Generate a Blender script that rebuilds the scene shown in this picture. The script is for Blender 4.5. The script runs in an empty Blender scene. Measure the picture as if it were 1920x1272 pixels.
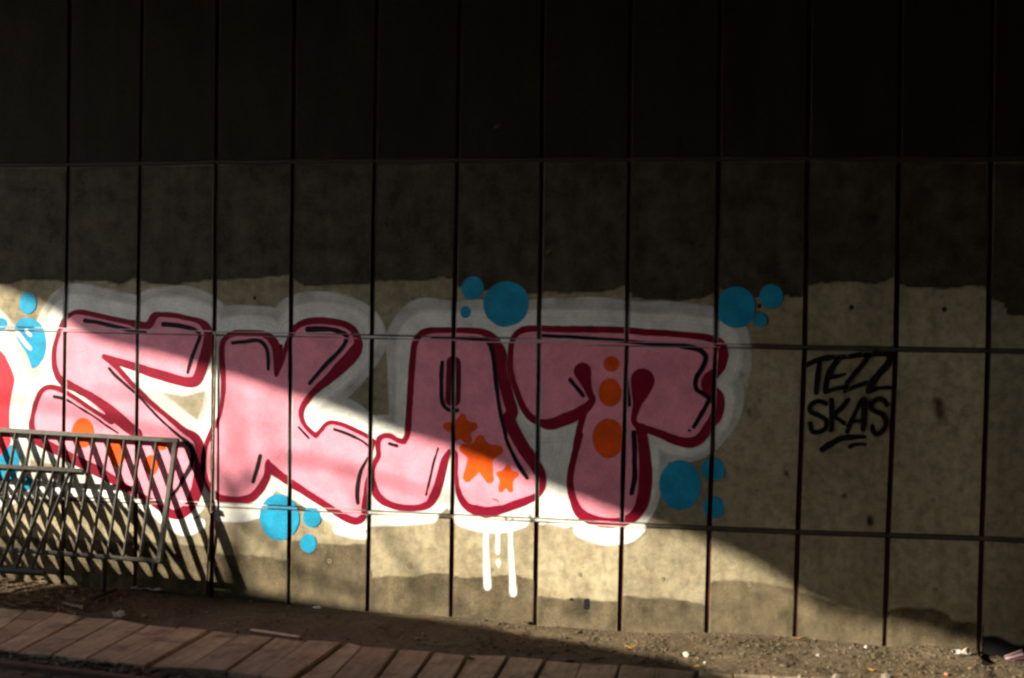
import bpy, bmesh, math, random
import numpy as np
from mathutils import Matrix, Vector

# ------------------------------------------------------------------ camera, world, sun, exposure
sc = bpy.context.scene
COL = sc.collection
random.seed(7)
rng = np.random.default_rng(11)
R2D = math.radians

F_PX = 2794.6                                    # focal length in pixels of the 1920 px wide photograph
CAM = np.array([5.50902, -10.20094, 1.43841])
yaw, pitch, roll = R2D(11.6325), R2D(-1.00307), R2D(0.9960)
fwd = np.array([-math.sin(yaw) * math.cos(pitch), math.cos(yaw) * math.cos(pitch), math.sin(pitch)])
r0 = np.array([math.cos(yaw), math.sin(yaw), 0.0]); u0 = np.cross(r0, fwd)
RIGHT = r0 * math.cos(roll) + u0 * math.sin(roll)
UP = -r0 * math.sin(roll) + u0 * math.cos(roll)
cam = bpy.data.cameras.new('camera')
cam.sensor_width = 23.6; cam.lens = F_PX / 1920 * 23.6
cam.clip_start = 0.1; cam.clip_end = 600
cam.dof.use_dof = True; cam.dof.focus_distance = 32.0; cam.dof.aperture_fstop = 1.55
co = bpy.data.objects.new('camera', cam); COL.objects.link(co)
m = Matrix.Identity(4)
for i in range(3):
    m[i][0], m[i][1], m[i][2], m[i][3] = RIGHT[i], UP[i], -fwd[i], CAM[i]
co.matrix_world = m
sc.camera = co

SUN = np.array([0.799, 0.498, -0.338]); SUN /= np.linalg.norm(SUN)      # the way the sunlight travels
SUN_EL = math.asin(-SUN[2])
SUN_AZ = math.atan2(-SUN[0], -SUN[1])                                    # compass angle of the sun from +Y
W = bpy.data.worlds.new('World'); sc.world = W; W.use_nodes = True
nt = W.node_tree; bg = nt.nodes['Background']
sky = nt.nodes.new('ShaderNodeTexSky'); sky.sky_type = 'NISHITA'; sky.sun_disc = False
sky.dust_density = 0.7; sky.ozone_density = 2.6; sky.air_density = 1.0; sky.sun_elevation = SUN_EL; sky.sun_rotation = SUN_AZ % (2 * math.pi)
nt.links.new(sky.outputs[0], bg.inputs[0]); bg.inputs[1].default_value = 0.15
sl = bpy.data.lights.new('sun', 'SUN'); sl.energy = 3.25; sl.angle = R2D(0.55); sl.color = (1.0, 0.885, 0.69)
so = bpy.data.objects.new('sun', sl); COL.objects.link(so)
so.rotation_mode = 'QUATERNION'; so.rotation_quaternion = Vector(-SUN).to_track_quat('Z', 'Y')
so.location = (-20, -20, 15)
sc.view_settings.view_transform = 'Standard'; sc.view_settings.look = 'None'
sc.view_settings.gamma = 1; sc.view_settings.use_curve_mapping = False
sc.view_settings.exposure = 2.27
sc.render.engine = 'CYCLES'
sc.cycles.transparent_max_bounces = 24

# ------------------------------------------------------------------ helpers
def on_plane(px, py, n=(0, 1, 0), d=0.0):
    """the point of a plane seen at a pixel of the 1920 x 1272 photograph"""
    n = np.array(n, float)
    ray = fwd + RIGHT * (px - 960) / F_PX + UP * (636 - py) / F_PX
    return CAM + ray * (d - CAM @ n) / (ray @ n)
def wall(px, py):
    p = on_plane(px, py); return np.array([p[0], p[2]])
def gnd(px, py, z=-0.70):
    return on_plane(px, py, (0, 0, 1), z)
def sock(n, *names):
    for k in names:
        if k in n.inputs: return n.inputs[k]
def mesh_obj(name, verts, faces, mat, parent=None, smooth=False):
    me = bpy.data.meshes.new(name); me.from_pydata([tuple(map(float, v)) for v in verts], [], faces); me.update()
    if smooth:
        for p in me.polygons: p.use_smooth = True
    o = bpy.data.objects.new(name, me); COL.objects.link(o)
    if mat: me.materials.append(mat)
    if parent: o.parent = parent
    return o
def bm_obj(name, bm, mat, parent=None, smooth=False):
    me = bpy.data.meshes.new(name); bm.normal_update(); bm.to_mesh(me); bm.free()
    if smooth:
        for p in me.polygons: p.use_smooth = True
    if mat: me.materials.append(mat)
    o = bpy.data.objects.new(name, me); COL.objects.link(o)
    if parent: o.parent = parent
    return o
def empty(name, loc=(0, 0, 0)):
    o = bpy.data.objects.new(name, None); COL.objects.link(o); o.location = loc; o.empty_display_size = .1
    return o
def tag(o, label=None, cat=None, group=None, kind=None):
    if label: o['label'] = label
    if cat: o['category'] = cat
    if group: o['group'] = group
    if kind: o['kind'] = kind
    return o
def tube(bm, a, b, r, n=8, r2=None, caps=True):
    a = Vector(a); b = Vector(b); d = (b - a).normalized()
    s = d.orthogonal().normalized(); t = d.cross(s); r2 = r if r2 is None else r2
    va = [bm.verts.new(a + (s * math.cos(k * 2 * math.pi / n) + t * math.sin(k * 2 * math.pi / n)) * r) for k in range(n)]
    vb = [bm.verts.new(b + (s * math.cos(k * 2 * math.pi / n) + t * math.sin(k * 2 * math.pi / n)) * r2) for k in range(n)]
    for k in range(n): bm.faces.new((va[k], va[(k + 1) % n], vb[(k + 1) % n], vb[k]))
    if caps: bm.faces.new(va[::-1]); bm.faces.new(vb)
def chain(bm, pts, rs, n=6):
    for i in range(len(pts) - 1): tube(bm, pts[i], pts[i + 1], rs[i], n, rs[i + 1])
def box(bm, lo, hi, bevel=0.0):
    g = bmesh.ops.create_cube(bm, size=1)['verts']
    for v in g:
        v.co = Vector([(lo[i] + hi[i]) / 2 + v.co[i] * (hi[i] - lo[i]) for i in range(3)])
    if bevel:
        es = list({e for v in g for e in v.link_edges})
        bmesh.ops.bevel(bm, geom=es, offset=bevel, segments=1, affect='EDGES')
def recentre(o):
    """put a mesh object's origin at the middle of its base"""
    me = o.data; n = len(me.vertices); a = np.empty(n * 3); me.vertices.foreach_get('co', a); a = a.reshape(-1, 3)
    c = (a.min(0) + a.max(0)) / 2; c[2] = a[:, 2].min()
    a -= c; me.vertices.foreach_set('co', a.ravel()); me.update(); o.location = c
    return o

# ------------------------------------------------------------------ materials
class Mat:
    def __init__(s, name, rough=.85, spec=.3, metal=0):
        s.m = bpy.data.materials.new(name); s.m.use_nodes = True; s.t = s.m.node_tree
        s.b = s.t.nodes['Principled BSDF']
        s.b.inputs['Roughness'].default_value = rough; s.b.inputs['Metallic'].default_value = metal
        s.b.inputs['Specular IOR Level'].default_value = spec
        s.pos = s.t.nodes.new('ShaderNodeNewGeometry').outputs['Position']
    def n(s, typ): return s.t.nodes.new(typ)
    def l(s, a, b): s.t.links.new(a, b)
    def coord(s, scale=(1, 1, 1)):
        mp = s.n('ShaderNodeMapping'); mp.inputs['Scale'].default_value = scale; s.l(s.pos, mp.inputs['Vector']); return mp.outputs[0]
    def noise(s, scale, detail=4, rough=.55, stretch=(1, 1, 1), dist=0):
        x = s.n('ShaderNodeTexNoise'); x.inputs['Scale'].default_value = scale; x.inputs['Detail'].default_value = detail
        x.inputs['Roughness'].default_value = rough; x.inputs['Distortion'].default_value = dist
        s.l(s.coord(stretch), x.inputs['Vector']); return x.outputs['Fac']
    def ramp(s, src, stops):
        x = s.n('ShaderNodeValToRGB'); e = x.color_ramp.elements
        while len(e) < len(stops): e.new(.5)
        for el, (p, c) in zip(e, stops):
            el.position = p; el.color = (c, c, c, 1) if not hasattr(c, '__len__') else (*c, 1)
        s.l(src, x.inputs[0]); return x.outputs[0]
    def mix(s, fac, a, b, mode='MIX'):
        x = s.n('ShaderNodeMix'); x.data_type = 'RGBA'; x.blend_type = mode
        for src, i in ((fac, 0), (a, 6), (b, 7)):
            if hasattr(src, 'links') or hasattr(src, 'is_linked'): s.l(src, x.inputs[i])
            elif i == 0: x.inputs[0].default_value = src
            else: x.inputs[i].default_value = (*src, 1) if hasattr(src, '__len__') else (src, src, src, 1)
        return x.outputs[2]
    def math(s, op, a, b=0.0):
        x = s.n('ShaderNodeMath'); x.operation = op
        for i, v in enumerate((a, b)):
            if hasattr(v, 'is_linked'): s.l(v, x.inputs[i])
            else: x.inputs[i].default_value = v
        return x.outputs[0]
    def rand(s): return s.n('ShaderNodeObjectInfo').outputs['Random']
    def attr(s, name): x = s.n('ShaderNodeAttribute'); x.attribute_name = name; return x.outputs['Fac']
    def color(s, c):
        if hasattr(c, 'is_linked'): s.l(c, s.b.inputs['Base Color'])
        else: s.b.inputs['Base Color'].default_value = (*c, 1)
        return s
    def bump(s, src, dist=.002, strength=1.0):
        x = s.n('ShaderNodeBump'); x.inputs['Distance'].default_value = dist; x.inputs['Strength'].default_value = strength
        s.l(src, x.inputs['Height']); s.l(x.outputs[0], s.b.inputs['Normal']); return s
    def alpha(s, a): s.l(a, s.b.inputs['Alpha']); return s

def concrete_colour(M, base, dark, stain=1.0):
    big = M.noise(1.3, 5, .6)
    c = M.mix(M.ramp(big, [(.3, 0), (.7, 1)]), dark, base)
    c = M.mix(M.ramp(M.noise(9, 5, .62), [(.36, .60), (.62, 1.0)]), c, c, 'MULTIPLY') if False else c
    v = M.noise(3.0, 6, .65, (2.2, 2.2, .45))                   # vertical washes
    c = M.mix(.7 * stain, c, M.ramp(v, [(.36, .74), (.60, 1.05)]), 'MULTIPLY')
    f = M.noise(14, 6, .68)
    c = M.mix(.75 * stain, c, M.ramp(f, [(.34, .52), (.58, 1.08)]), 'MULTIPLY')
    g = M.noise(95, 3, .6)
    c = M.mix(.5, c, M.ramp(g, [(.35, .72), (.65, 1.15)]), 'MULTIPLY')
    pits = M.noise(26, 2, .5)
    c = M.mix(M.ramp(pits, [(.23, 1), (.27, 0)]), c, tuple(x * .35 for x in dark))
    return c
def panel_mat():
    M = Mat('concrete_panel', .88, .25)
    c = concrete_colour(M, (.40, .35, .235), (.26, .22, .14))
    c = M.mix(M.ramp(M.noise(5.5, 6, .72, (1, 1, 1), .6), [(.52, 0), (.70, .55)]), c, (.17, .115, .075))      # rusty and damp stains
    c = M.mix(M.ramp(M.noise(7.5, 5, .7, (1, 1, .8)), [(.30, .5), (.44, 0)]), c, (.115, .12, .085))
    c = M.mix(.9, c, M.ramp(M.rand(), [(0, .74), (1, 1.10)]), 'MULTIPLY')
    M.color(c).bump(M.noise(60, 5, .6), .0015)
    return M.m
def paint_mat(name, col, var=.12, rough=.6, thin=0.0, streak=None, spec=.16, crisp=True):
    """a coat of paint that lets some of the concrete's unevenness show; 'cover' is how much paint lies there"""
    M = Mat(name, rough, spec)
    c = M.mix(1.0, col, M.ramp(M.noise(6, 5, .6), [(.33, 1 - 2 * var), (.63, 1 + var)]), 'MULTIPLY')
    c = M.mix(1.0, c, M.ramp(M.noise(70, 4, .6), [(.35, 1 - var), (.62, 1 + var * .5)]), 'MULTIPLY')
    if streak: c = M.mix(streak, c, M.ramp(M.noise(2.2, 5, .65, (3, 3, .6)), [(.36, .6), (.6, 1.05)]), 'MULTIPLY')
    M.color(c).bump(M.noise(60, 5, .6), .0012)
    a = M.attr('cover')
    if crisp and not thin:
        x = M.n('ShaderNodeMapRange'); x.inputs['From Min'].default_value = .36; x.inputs['From Max'].default_value = .64; M.l(a, x.inputs['Value']); a = x.outputs[0]
    if thin: a = M.math('MULTIPLY', a, M.ramp(M.noise(30, 5, .7), [(.30, 1 - thin), (.55, 1)]))
    M.alpha(a)
    return M.m
M_PANEL = panel_mat()
M_PINK = paint_mat('pink_paint', (.76, .275, .375), .085, .5)
M_RED = paint_mat('crimson_paint', (.195, .004, .022), .12, .45)
M_MAROON = paint_mat('maroon_paint', (.10, .003, .013), .10, .45)
M_BLACK = paint_mat('black_paint', (.009, .005, .010), .10, .6)
M_WHITE = paint_mat('white_paint', (.72, .73, .71), .09, .55, thin=.12)
M_BLUE = paint_mat('blue_paint', (.012, .255, .45), .13, .5)
M_ORANGE = paint_mat('orange_paint', (.70, .080, .005), .10, .5)
M_BRIGHTRED = paint_mat('bright_red_paint', (.66, .03, .05), .07, .5)
M_TAG = paint_mat('tag_black_paint', (.010, .009, .010), .1, .4)
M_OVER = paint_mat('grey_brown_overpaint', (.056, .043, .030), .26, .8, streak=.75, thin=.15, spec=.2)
M_OVERTOP = paint_mat('dark_grey_overpaint', (.012, .0105, .0085), .2, .8, streak=.7, spec=.2)
M = Mat('dark_coat_with_shade', .85, .15); M.color(M.mix(.8, M.mix(M.ramp(M.noise(2.5, 6, .7, (1.5, 1.5, .5)), [(.35, 0), (.65, 1)]), (.009, .0075, .0055), (.020, .0165, .012)), M.ramp(M.noise(30, 5, .7), [(.35, .6), (.62, 1.2)]), 'MULTIPLY')); M_TOPPANEL = M.m  # dark coat, with the shade under the deck put into its colour
M_BASE = paint_mat('brown_base_coat', (.135, .108, .066), .30, .8, streak=.8, thin=.20, spec=.2)
M_BASEBLACK = paint_mat('flat_black', (.008, .008, .010), .1, .7)  # plain black, for the right-hand foot and small dark marks
M_RUST = paint_mat('rust_run', (.30, .13, .05), .2, .8, thin=.5)

M = Mat('joint_seal', .7); M.color(M.mix(M.ramp(M.noise(5, 4), [(.35, 0), (.65, 1)]), (.030, .007, .006), (.085, .014, .016))); M_SEAL = M.m
M = Mat('band_concrete', .85, .25); M.color(concrete_colour(M, (.085, .072, .052), (.055, .046, .034))); M_BAND = M.m
M = Mat('dark_hole', .9); M.color((.03, .026, .02)); M_HOLE = M.m
M = Mat('mortar_plug', .9, .2); M.color(M.mix(M.ramp(M.noise(40, 3), [(.3, 0), (.7, 1)]), (.15, .125, .085), (.24, .20, .135))); M_PLUG = M.m
M = Mat('barrier_metal', .55, .35, .1)
M.color(M.mix(M.ramp(M.noise(18, 5, .65), [(.35, 0), (.68, 1)]), (.022, .021, .016), (.055, .053, .042))); M.bump(M.noise(120, 3), .0006); M_STEEL = M.m
M = Mat('old_steel', .5, .5, .5)
M.color(M.mix(M.ramp(M.noise(30, 5, .65), [(.4, 0), (.62, 1)]), (.30, .26, .20), (.16, .08, .04))); M_ROD = M.m
def soil_mat():
    M = Mat('dirt', .95, .15)
    c = M.mix(M.ramp(M.noise(1.6, 5, .6), [(.35, 0), (.65, 1)]), (.108, .080, .050), (.160, .122, .078))
    sx = M.n('ShaderNodeSeparateXYZ'); M.l(M.pos, sx.inputs[0])                 # unseen ground at left made pale grey, added to bounce light inward
    c = M.mix(M.ramp(M.math('MULTIPLY', M.math('ADD', sx.outputs[0], 5.0), -.6), [(.1, 0), (.9, 1)]), c, (.36, .37, .37))
    c = M.mix(.85, c, M.ramp(M.noise(22, 6, .7), [(.34, .55), (.62, 1.15)]), 'MULTIPLY')
    c = M.mix(.85, c, M.ramp(M.noise(110, 4, .7), [(.34, .5), (.62, 1.25)]), 'MULTIPLY')
    M.color(c); h = M.math('ADD', M.noise(32, 6, .7), M.math('MULTIPLY', M.noise(140, 3, .6), .5)); M.bump(h, .020)
    return M.m
M_SOIL = soil_mat()
def plank_mat():
    M = Mat('weathered_timber', .8, .25)
    c = M.mix(M.rand(), (.32, .245, .155), (.46, .36, .235))
    g = M.noise(5, 6, .65, (1, .18, 1), .4)
    c = M.mix(.8, c, M.ramp(M.noise(26, 5, .65, (1, .10, 1)), [(.36, .62), (.62, 1.15)]), 'MULTIPLY')
    c = M.mix(M.ramp(M.noise(2.6, 4, .6), [(.54, 0), (.68, .65)]), c, (.34, .17, .07))
    c = M.mix(M.ramp(M.noise(4.2, 5, .7), [(.34, .85), (.50, 0)]), c, (.13, .095, .06))
    c = M.mix(.5, c, M.ramp(M.noise(80, 3), [(.35, .7), (.65, 1.15)]), 'MULTIPLY')
    M.color(c).bump(M.noise(60, 5, .6, (1, .12, 1)), .003)
    return M.m
M_PLANK = plank_mat()
def simple(name, c1, c2, rough=.8, scale=20, spec=.3, metal=0, bump=0):
    M = Mat(name, rough, spec, metal); M.color(M.mix(M.ramp(M.noise(scale, 4, .6), [(.35, 0), (.65, 1)]), c1, c2))
    if bump: M.bump(M.noise(scale * 3, 4), bump)
    return M.m
M_STONE = simple('grey_stone', (.095, .08, .06), (.18, .155, .12), .9, 25)
M_WSTONE = simple('pale_stone', (.32, .30, .26), (.46, .44, .38), .8, 25)
M_BALLAST = simple('ballast', (.05, .05, .045), (.15, .14, .115), .9, 12)
M_RAIL = simple('rusty_rail_steel', (.035, .020, .013), (.085, .045, .028), .75, 14, .4, .3)
M_LEAFY = simple('yellow_leaf', (.55, .33, .04), (.70, .46, .08), .6, 40)
M_LEAFB = simple('brown_leaf', (.17, .085, .035), (.33, .18, .07), .75, 40)
M_TWIG = simple('dead_twig', (.13, .09, .055), (.27, .20, .12), .85, 60)
M_GREEN = simple('weed_green', (.04, .09, .012), (.09, .15, .03), .6, 50)
M_PLASTIC = simple('white_plastic_film', (.50, .50, .47), (.66, .66, .62), .4, 18)
M_CARD = simple('torn_cardboard', (.40, .31, .22), (.52, .42, .32), .85, 20)
M_GLASSY = simple('pale_shard', (.50, .44, .40), (.66, .60, .56), .3, 12)
M_DECK = simple('deck_concrete', (.10, .10, .098), (.15, .15, .145), .9, 2)
M_BRICKRED = simple('red_brick_chip', (.42, .12, .06), (.52, .18, .09), .85, 40)

# ------------------------------------------------------------------ layout read off the photograph
T_ROW = {0: (129, 309), 1: (264, 307), 2: (406, 304), 3: (550, 303), 4: (703, 302), 5: (858, 301), 6: (1016, 300), 7: (1180, 299), 8: (1348, 298), 9: (1515, 297), 10: (1686, 298), 11: (1858, 299)}
A_ROW = {0: (123, 619), 1: (258, 622), 2: (402, 625), 3: (545, 628), 4: (697, 632), 5: (851, 636), 6: (1011, 640), 7: (1175, 645), 8: (1342, 648), 9: (1509, 652), 10: (1680, 655), 11: (1853, 658)}
B_ROW = {0: (119, 936), 1: (255, 940), 2: (399, 946), 3: (543, 953), 4: (692, 961), 5: (848, 969), 6: (1006, 975), 7: (1166, 984), 8: (1330, 991), 9: (1496, 998), 10: (1665, 1004), 11: (1841, 1010)}
TOP = {0: 131, 1: 268, 2: 409, 3: 553, 4: 708, 5: 863, 6: 1019, 7: 1184, 8: 1351, 9: 1519, 10: 1690, 11: 1862}
def joint_table(row):
    d = {k: wall(*p) for k, p in row.items()}
    return d
JT, JA, JB = joint_table(T_ROW), joint_table(A_ROW), joint_table(B_ROW)
ZTOP = 4.98
def extend(d):
    zs = np.polyfit(list(d), [v[1] for v in d.values()], 1)
    for k in list(range(-6, 0)) + list(range(12, 20)):
        x0 = d[0][0] + k * .6 if k < 0 else d[11][0] + (k - 11) * .6
        d[k] = np.array([x0, d[0][1] if k < 0 else d[11][1]])
for d in (JT, JA, JB): extend(d)
J0 = {}                                           # joints at the top of the wall
for k in JT:
    if k in TOP:
        p = wall(TOP[k], 0); q = JT[k]; s = (ZTOP - q[1]) / (p[1] - q[1]); J0[k] = np.array([q[0] + (p[0] - q[0]) * s, ZTOP])
    else: J0[k] = np.array([JT[k][0], ZTOP])
JG = {}                                           # joints at the wall's foot, below the dirt
for k in JB: JG[k] = np.array([JB[k][0] + (JB[k][0] - JA[k][0]) * .45, -1.15])
GW, HG = .0150, .0160                             # half width of a joint; half height of the level band with its gaps
ROWS = [(J0, JT), (JT, JA), (JA, JB), (JB, JG)]
def joint_x(k, z):
    for a, b in ROWS:
        if z >= b[k][1] or b is JG: 
            t = (z - b[k][1]) / (a[k][1] - b[k][1]); return b[k][0] + (a[k][0] - b[k][0]) * t

# vectorised joint positions for paint masks
KS = list(range(-6, 20))
def groove_clear(X, Z):
    """signed distance (m) to the nearest joint edge: positive on a panel or band"""
    zT = np.interp(X, [JT[k][0] for k in KS], [JT[k][1] for k in KS])
    zA = np.interp(X, [JA[k][0] for k in KS], [JA[k][1] for k in KS])
    zB = np.interp(X, [JB[k][0] for k in KS], [JB[k][1] for k in KS])
    dv = np.full(X.shape, 9.0)
    for k in KS:
        zk = np.array([JG[k][1], JB[k][1], JA[k][1], JT[k][1], J0[k][1]]); xk = np.array([JG[k][0], JB[k][0], JA[k][0], JT[k][0], J0[k][0]])
        xj = np.interp(Z, zk, xk); dv = np.minimum(dv, np.abs(X - xj) - GW)
    d = dv
    for zr in (zT, zA, zB):
        h = np.abs(Z - zr)
        band = (HG - .0045) - h                       # inside the level band
        outside = h - (HG)
        onband = np.maximum(band, -9)
        d = np.where(h < HG, onband, np.minimum(d, outside))
    return d

# ------------------------------------------------------------------ the retaining wall: panels, seals, level bands
wall_thing = empty('retaining_wall', (3, 0, -.7))
tag(wall_thing, 'tall concrete panel retaining wall of an underpass behind the graffiti', 'wall')
def add_to(o, parent):
    o.parent = parent; o.matrix_parent_inverse = Matrix.Translation(-Vector(parent.location)); return o
def make_panel(c, row, k):
    """four corners (x,z) with a chamfered front edge, .14 m thick; slightly uneven in depth"""
    dy = rng.uniform(-.0015, .0015)
    (x00, z00), (x10, z10), (x11, z11), (x01, z01) = c
    cx = (x00 + x10) / 2; cz = (z00 + z01) / 2
    ch = .003
    f = [(x00 + ch, dy, z00 + ch), (x10 - ch, dy, z10 + ch), (x11 - ch, dy, z11 - ch), (x01 + ch, dy, z01 - ch)]
    e = [(x00, ch + dy, z00), (x10, ch + dy, z10), (x11, ch + dy, z11), (x01, ch + dy, z01)]
    b = [(x, .16, z) for x, _, z in e]
    v = [(x - cx, y, z - cz) for x, y, z in f + e + b]
    F = [(0, 1, 2, 3)]
    for i in range(4):
        j = (i + 1) % 4
        F.append((i, 4 + i, 4 + j, j)); F.append((4 + i, 8 + i, 8 + j, 4 + j))
    F.append((11, 10, 9, 8))
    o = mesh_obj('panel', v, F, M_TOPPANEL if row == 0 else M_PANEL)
    o.data.materials.append(M_HOLE if row < 2 else M_BAND)             # arrises and sides coloured dark so the chamfers show no bright line
    for p in o.data.polygons[1:]: p.material_index = 1
    o.location = (cx, 0, cz); add_to(o, wall_thing)
    return o
PANELS = {}
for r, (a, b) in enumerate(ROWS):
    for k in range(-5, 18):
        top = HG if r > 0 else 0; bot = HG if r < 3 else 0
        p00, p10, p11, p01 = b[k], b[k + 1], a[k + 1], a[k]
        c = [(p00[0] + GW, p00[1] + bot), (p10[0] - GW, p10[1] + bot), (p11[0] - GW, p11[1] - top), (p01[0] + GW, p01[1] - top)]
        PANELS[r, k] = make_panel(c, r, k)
for k in range(-5, 18):                            # recessed seals in the upright joints
    pts = [J0[k], JT[k], JA[k], JB[k], JG[k]]
    v = []; F = []
    for i, p in enumerate(pts): v += [(p[0] - GW - .01, .016, p[1]), (p[0] + GW + .01, .016, p[1]), (p[0] + GW + .01, .03, p[1]), (p[0] - GW - .01, .03, p[1])]
    for i in range(4):
        for j in range(4): F.append((4 * i + j, 4 * i + 4 + j, 4 * i + 4 + (j + 1) % 4, 4 * i + (j + 1) % 4))
    o = mesh_obj('joint_seal', v, F, M_SEAL); add_to(o, wall_thing)
for d, bmat in ((JT, M_HOLE), (JA, M_BAND), (JB, M_BAND)):                             # one long level band between two rows of panels
    v = []; F = []; ks = list(range(-5, 19)); h = HG - .0045
    y0 = .001
    for k in ks: v += [(d[k][0], y0 + .003, d[k][1] - h), (d[k][0], y0, d[k][1] - h + .004), (d[k][0], y0, d[k][1] + h - .004), (d[k][0], y0 + .003, d[k][1] + h), (d[k][0], .0159, d[k][1] + h), (d[k][0], .0159, d[k][1] - h)]
    for i in range(len(ks) - 1):
        for j in range(6): F.append((6 * i + j, 6 * i + 6 + j, 6 * i + 6 + (j + 1) % 6, 6 * i + (j + 1) % 6))
    o = mesh_obj('level_band', v, F, bmat); add_to(o, wall_thing)
    v = [(d[ks[0]][0], .0165, d[ks[0]][1])]        # dark mortar behind the band's gaps
    v = []; F = []
    for k in ks: v += [(d[k][0], .018, d[k][1] - HG - .01), (d[k][0], .018, d[k][1] + HG + .01)]
    for i in range(len(ks) - 1): F.append((2 * i, 2 * i + 2, 2 * i + 3, 2 * i + 1))
    o = mesh_obj('gap_mortar', v, F, M_SEAL); add_to(o, wall_thing)
# plugged tie holes, two per panel, on the middle line
def make_plug():
    bm = bmesh.new(); n = 14
    o_ = [bm.verts.new((math.cos(a) * .017, 0, math.sin(a) * .019)) for a in [i * 2 * math.pi / n for i in range(n)]]
    i_ = [bm.verts.new((math.cos(a) * .012, -.0012, math.sin(a) * .013)) for a in [i * 2 * math.pi / n for i in range(n)]]
    c = bm.verts.new((0, .0003, 0))
    for k in range(n):
        bm.faces.new((o_[k], o_[(k + 1) % n], i_[(k + 1) % n], i_[k])); bm.faces.new((i_[k], i_[(k + 1) % n], c))
    return bm
plug0 = bm_obj('tie_hole', make_plug(), M_PLUG)
plug_light = plug0.data; plug_dark = plug0.data.copy(); plug_dark.materials.clear(); plug_dark.materials.append(M_HOLE)
first = True
for r in range(1, 4):
    for k in range(-1, 13):
        for fr in ((.29, .79) if r < 3 else (.29,)):
            a, b = ROWS[r]
            q = plug0 if first else plug0.copy()
            if not first: COL.objects.link(q)
            first = False
            hgt = 1.25
            za = (a[k][1] + a[k + 1][1]) / 2 if r else JT[k][1] + 1.25
            x = (joint_x(k, za - fr * hgt) + joint_x(k + 1, za - fr * hgt)) / 2 + rng.uniform(-.02, .02)
            pn = PANELS[r, k]
            q.data = plug_dark if r < 2 else plug_light
            q.parent = pn; q.location = (x - pn.location.x, -.0016, za - fr * hgt - pn.location.z + rng.uniform(-.01, .01))
            s = rng.uniform(.7, 1.25); q.scale = (s, 1, s)

# ------------------------------------------------------------------ paint on the wall: grids whose 'cover' says how much paint lies where
def catmull(P, n=7, closed=False):
    P = np.array(P, float); out = []
    N = len(P); rngi = range(N if closed else N - 1)
    for i in rngi:
        if closed: p0, p1, p2, p3 = P[(i - 1) % N], P[i], P[(i + 1) % N], P[(i + 2) % N]
        else: p0, p1, p2, p3 = P[max(i - 1, 0)], P[i], P[i + 1], P[min(i + 2, N - 1)]
        for t in np.linspace(0, 1, n, endpoint=False):
            out.append(.5 * ((2 * p1) + (-p0 + p2) * t + (2 * p0 - 5 * p1 + 4 * p2 - p3) * t ** 2 + (-p0 + 3 * p1 - 3 * p2 + p3) * t ** 3))
    if not closed: out.append(P[-1])
    return np.array(out)
def zs(ox, oy, s, pts):
    """points read in an enlarged crop of the photograph, as photograph pixels"""
    return [(ox + p[0] / s, oy + p[1] / s) + ((p[2] / s,) if len(p) > 2 else ()) for p in pts]
R1 = lambda p: zs(0, 500, 3.975, p)
R2 = lambda p: zs(0, 780, 3.7417, p)
R3 = lambda p: zs(380, 500, 3.975, p)
R4 = lambda p: zs(380, 780, 3.7417, p)
R5 = lambda p: zs(700, 500, 3.975, p)
R6 = lambda p: zs(680, 780, 3.7417, p)
R7 = lambda p: zs(940, 500, 3.7417, p)
R8 = lambda p: zs(1000, 800, 3.634, p)
RT = lambda p: zs(1460, 620, 4.543, p)
def px_scale(px, py):                              # metres on the wall per photograph pixel there
    return float(np.linalg.norm(on_plane(px, py + 1) - on_plane(px, py)))
def W3(pts, rad=True):
    """pixel points (x, y, width) -> wall points (x, z, radius)"""
    out = []; w = 30 / 3.9
    for p in pts:
        if len(p) > 2: w = p[2]
        q = wall(p[0], p[1]); out.append((q[0], q[1], w / 2 * px_scale(p[0], p[1])))
    return out
def sd_stroke(X, Z, pts):
    """signed distance to a stroke of changing width"""
    d = np.full(X.shape, 1e9)
    P = catmull(pts, 6)
    for a, b in zip(P[:-1], P[1:]):
        vx, vz = b[0] - a[0], b[1] - a[1]; L = vx * vx + vz * vz + 1e-12
        t = np.clip(((X - a[0]) * vx + (Z - a[1]) * vz) / L, 0, 1)
        d = np.minimum(d, np.hypot(X - a[0] - t * vx, Z - a[1] - t * vz) - (a[2] + (b[2] - a[2]) * t))
    return d
def sd_poly(X, Z, P):
    P = np.array(P)[:, :2]; d = np.full(X.shape, 1e9); ins = np.zeros(X.shape, bool)
    for i in range(len(P)):
        a, b = P[i], P[(i + 1) % len(P)]
        vx, vz = b[0] - a[0], b[1] - a[1]; L = vx * vx + vz * vz + 1e-12
        t = np.clip(((X - a[0]) * vx + (Z - a[1]) * vz) / L, 0, 1)
        d = np.minimum(d, np.hypot(X - a[0] - t * vx, Z - a[1] - t * vz))
        c = (a[1] > Z) != (b[1] > Z)
        if abs(vz) > 1e-9: ins ^= c & (X < a[0] + (Z - a[1]) / vz * vx)
    return np.where(ins, -d, d)
def sd_ellipse(X, Z, c, rx, rz):
    k = np.hypot((X - c[0]) / rx, (Z - c[1]) / rz); return (k - 1) * min(rx, rz)
_n2 = rng.random((64, 64))
def vnoise(X, Z, s):
    x = X * s; z = Z * s; i = np.floor(x).astype(int); j = np.floor(z).astype(int); u = x - i; v = z - j
    u = u * u * (3 - 2 * u); v = v * v * (3 - 2 * v); g = lambda a, b: _n2[a % 64, b % 64]
    return (g(i, j) * (1 - u) + g(i + 1, j) * u) * (1 - v) + (g(i, j + 1) * (1 - u) + g(i + 1, j + 1) * u) * v
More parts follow.
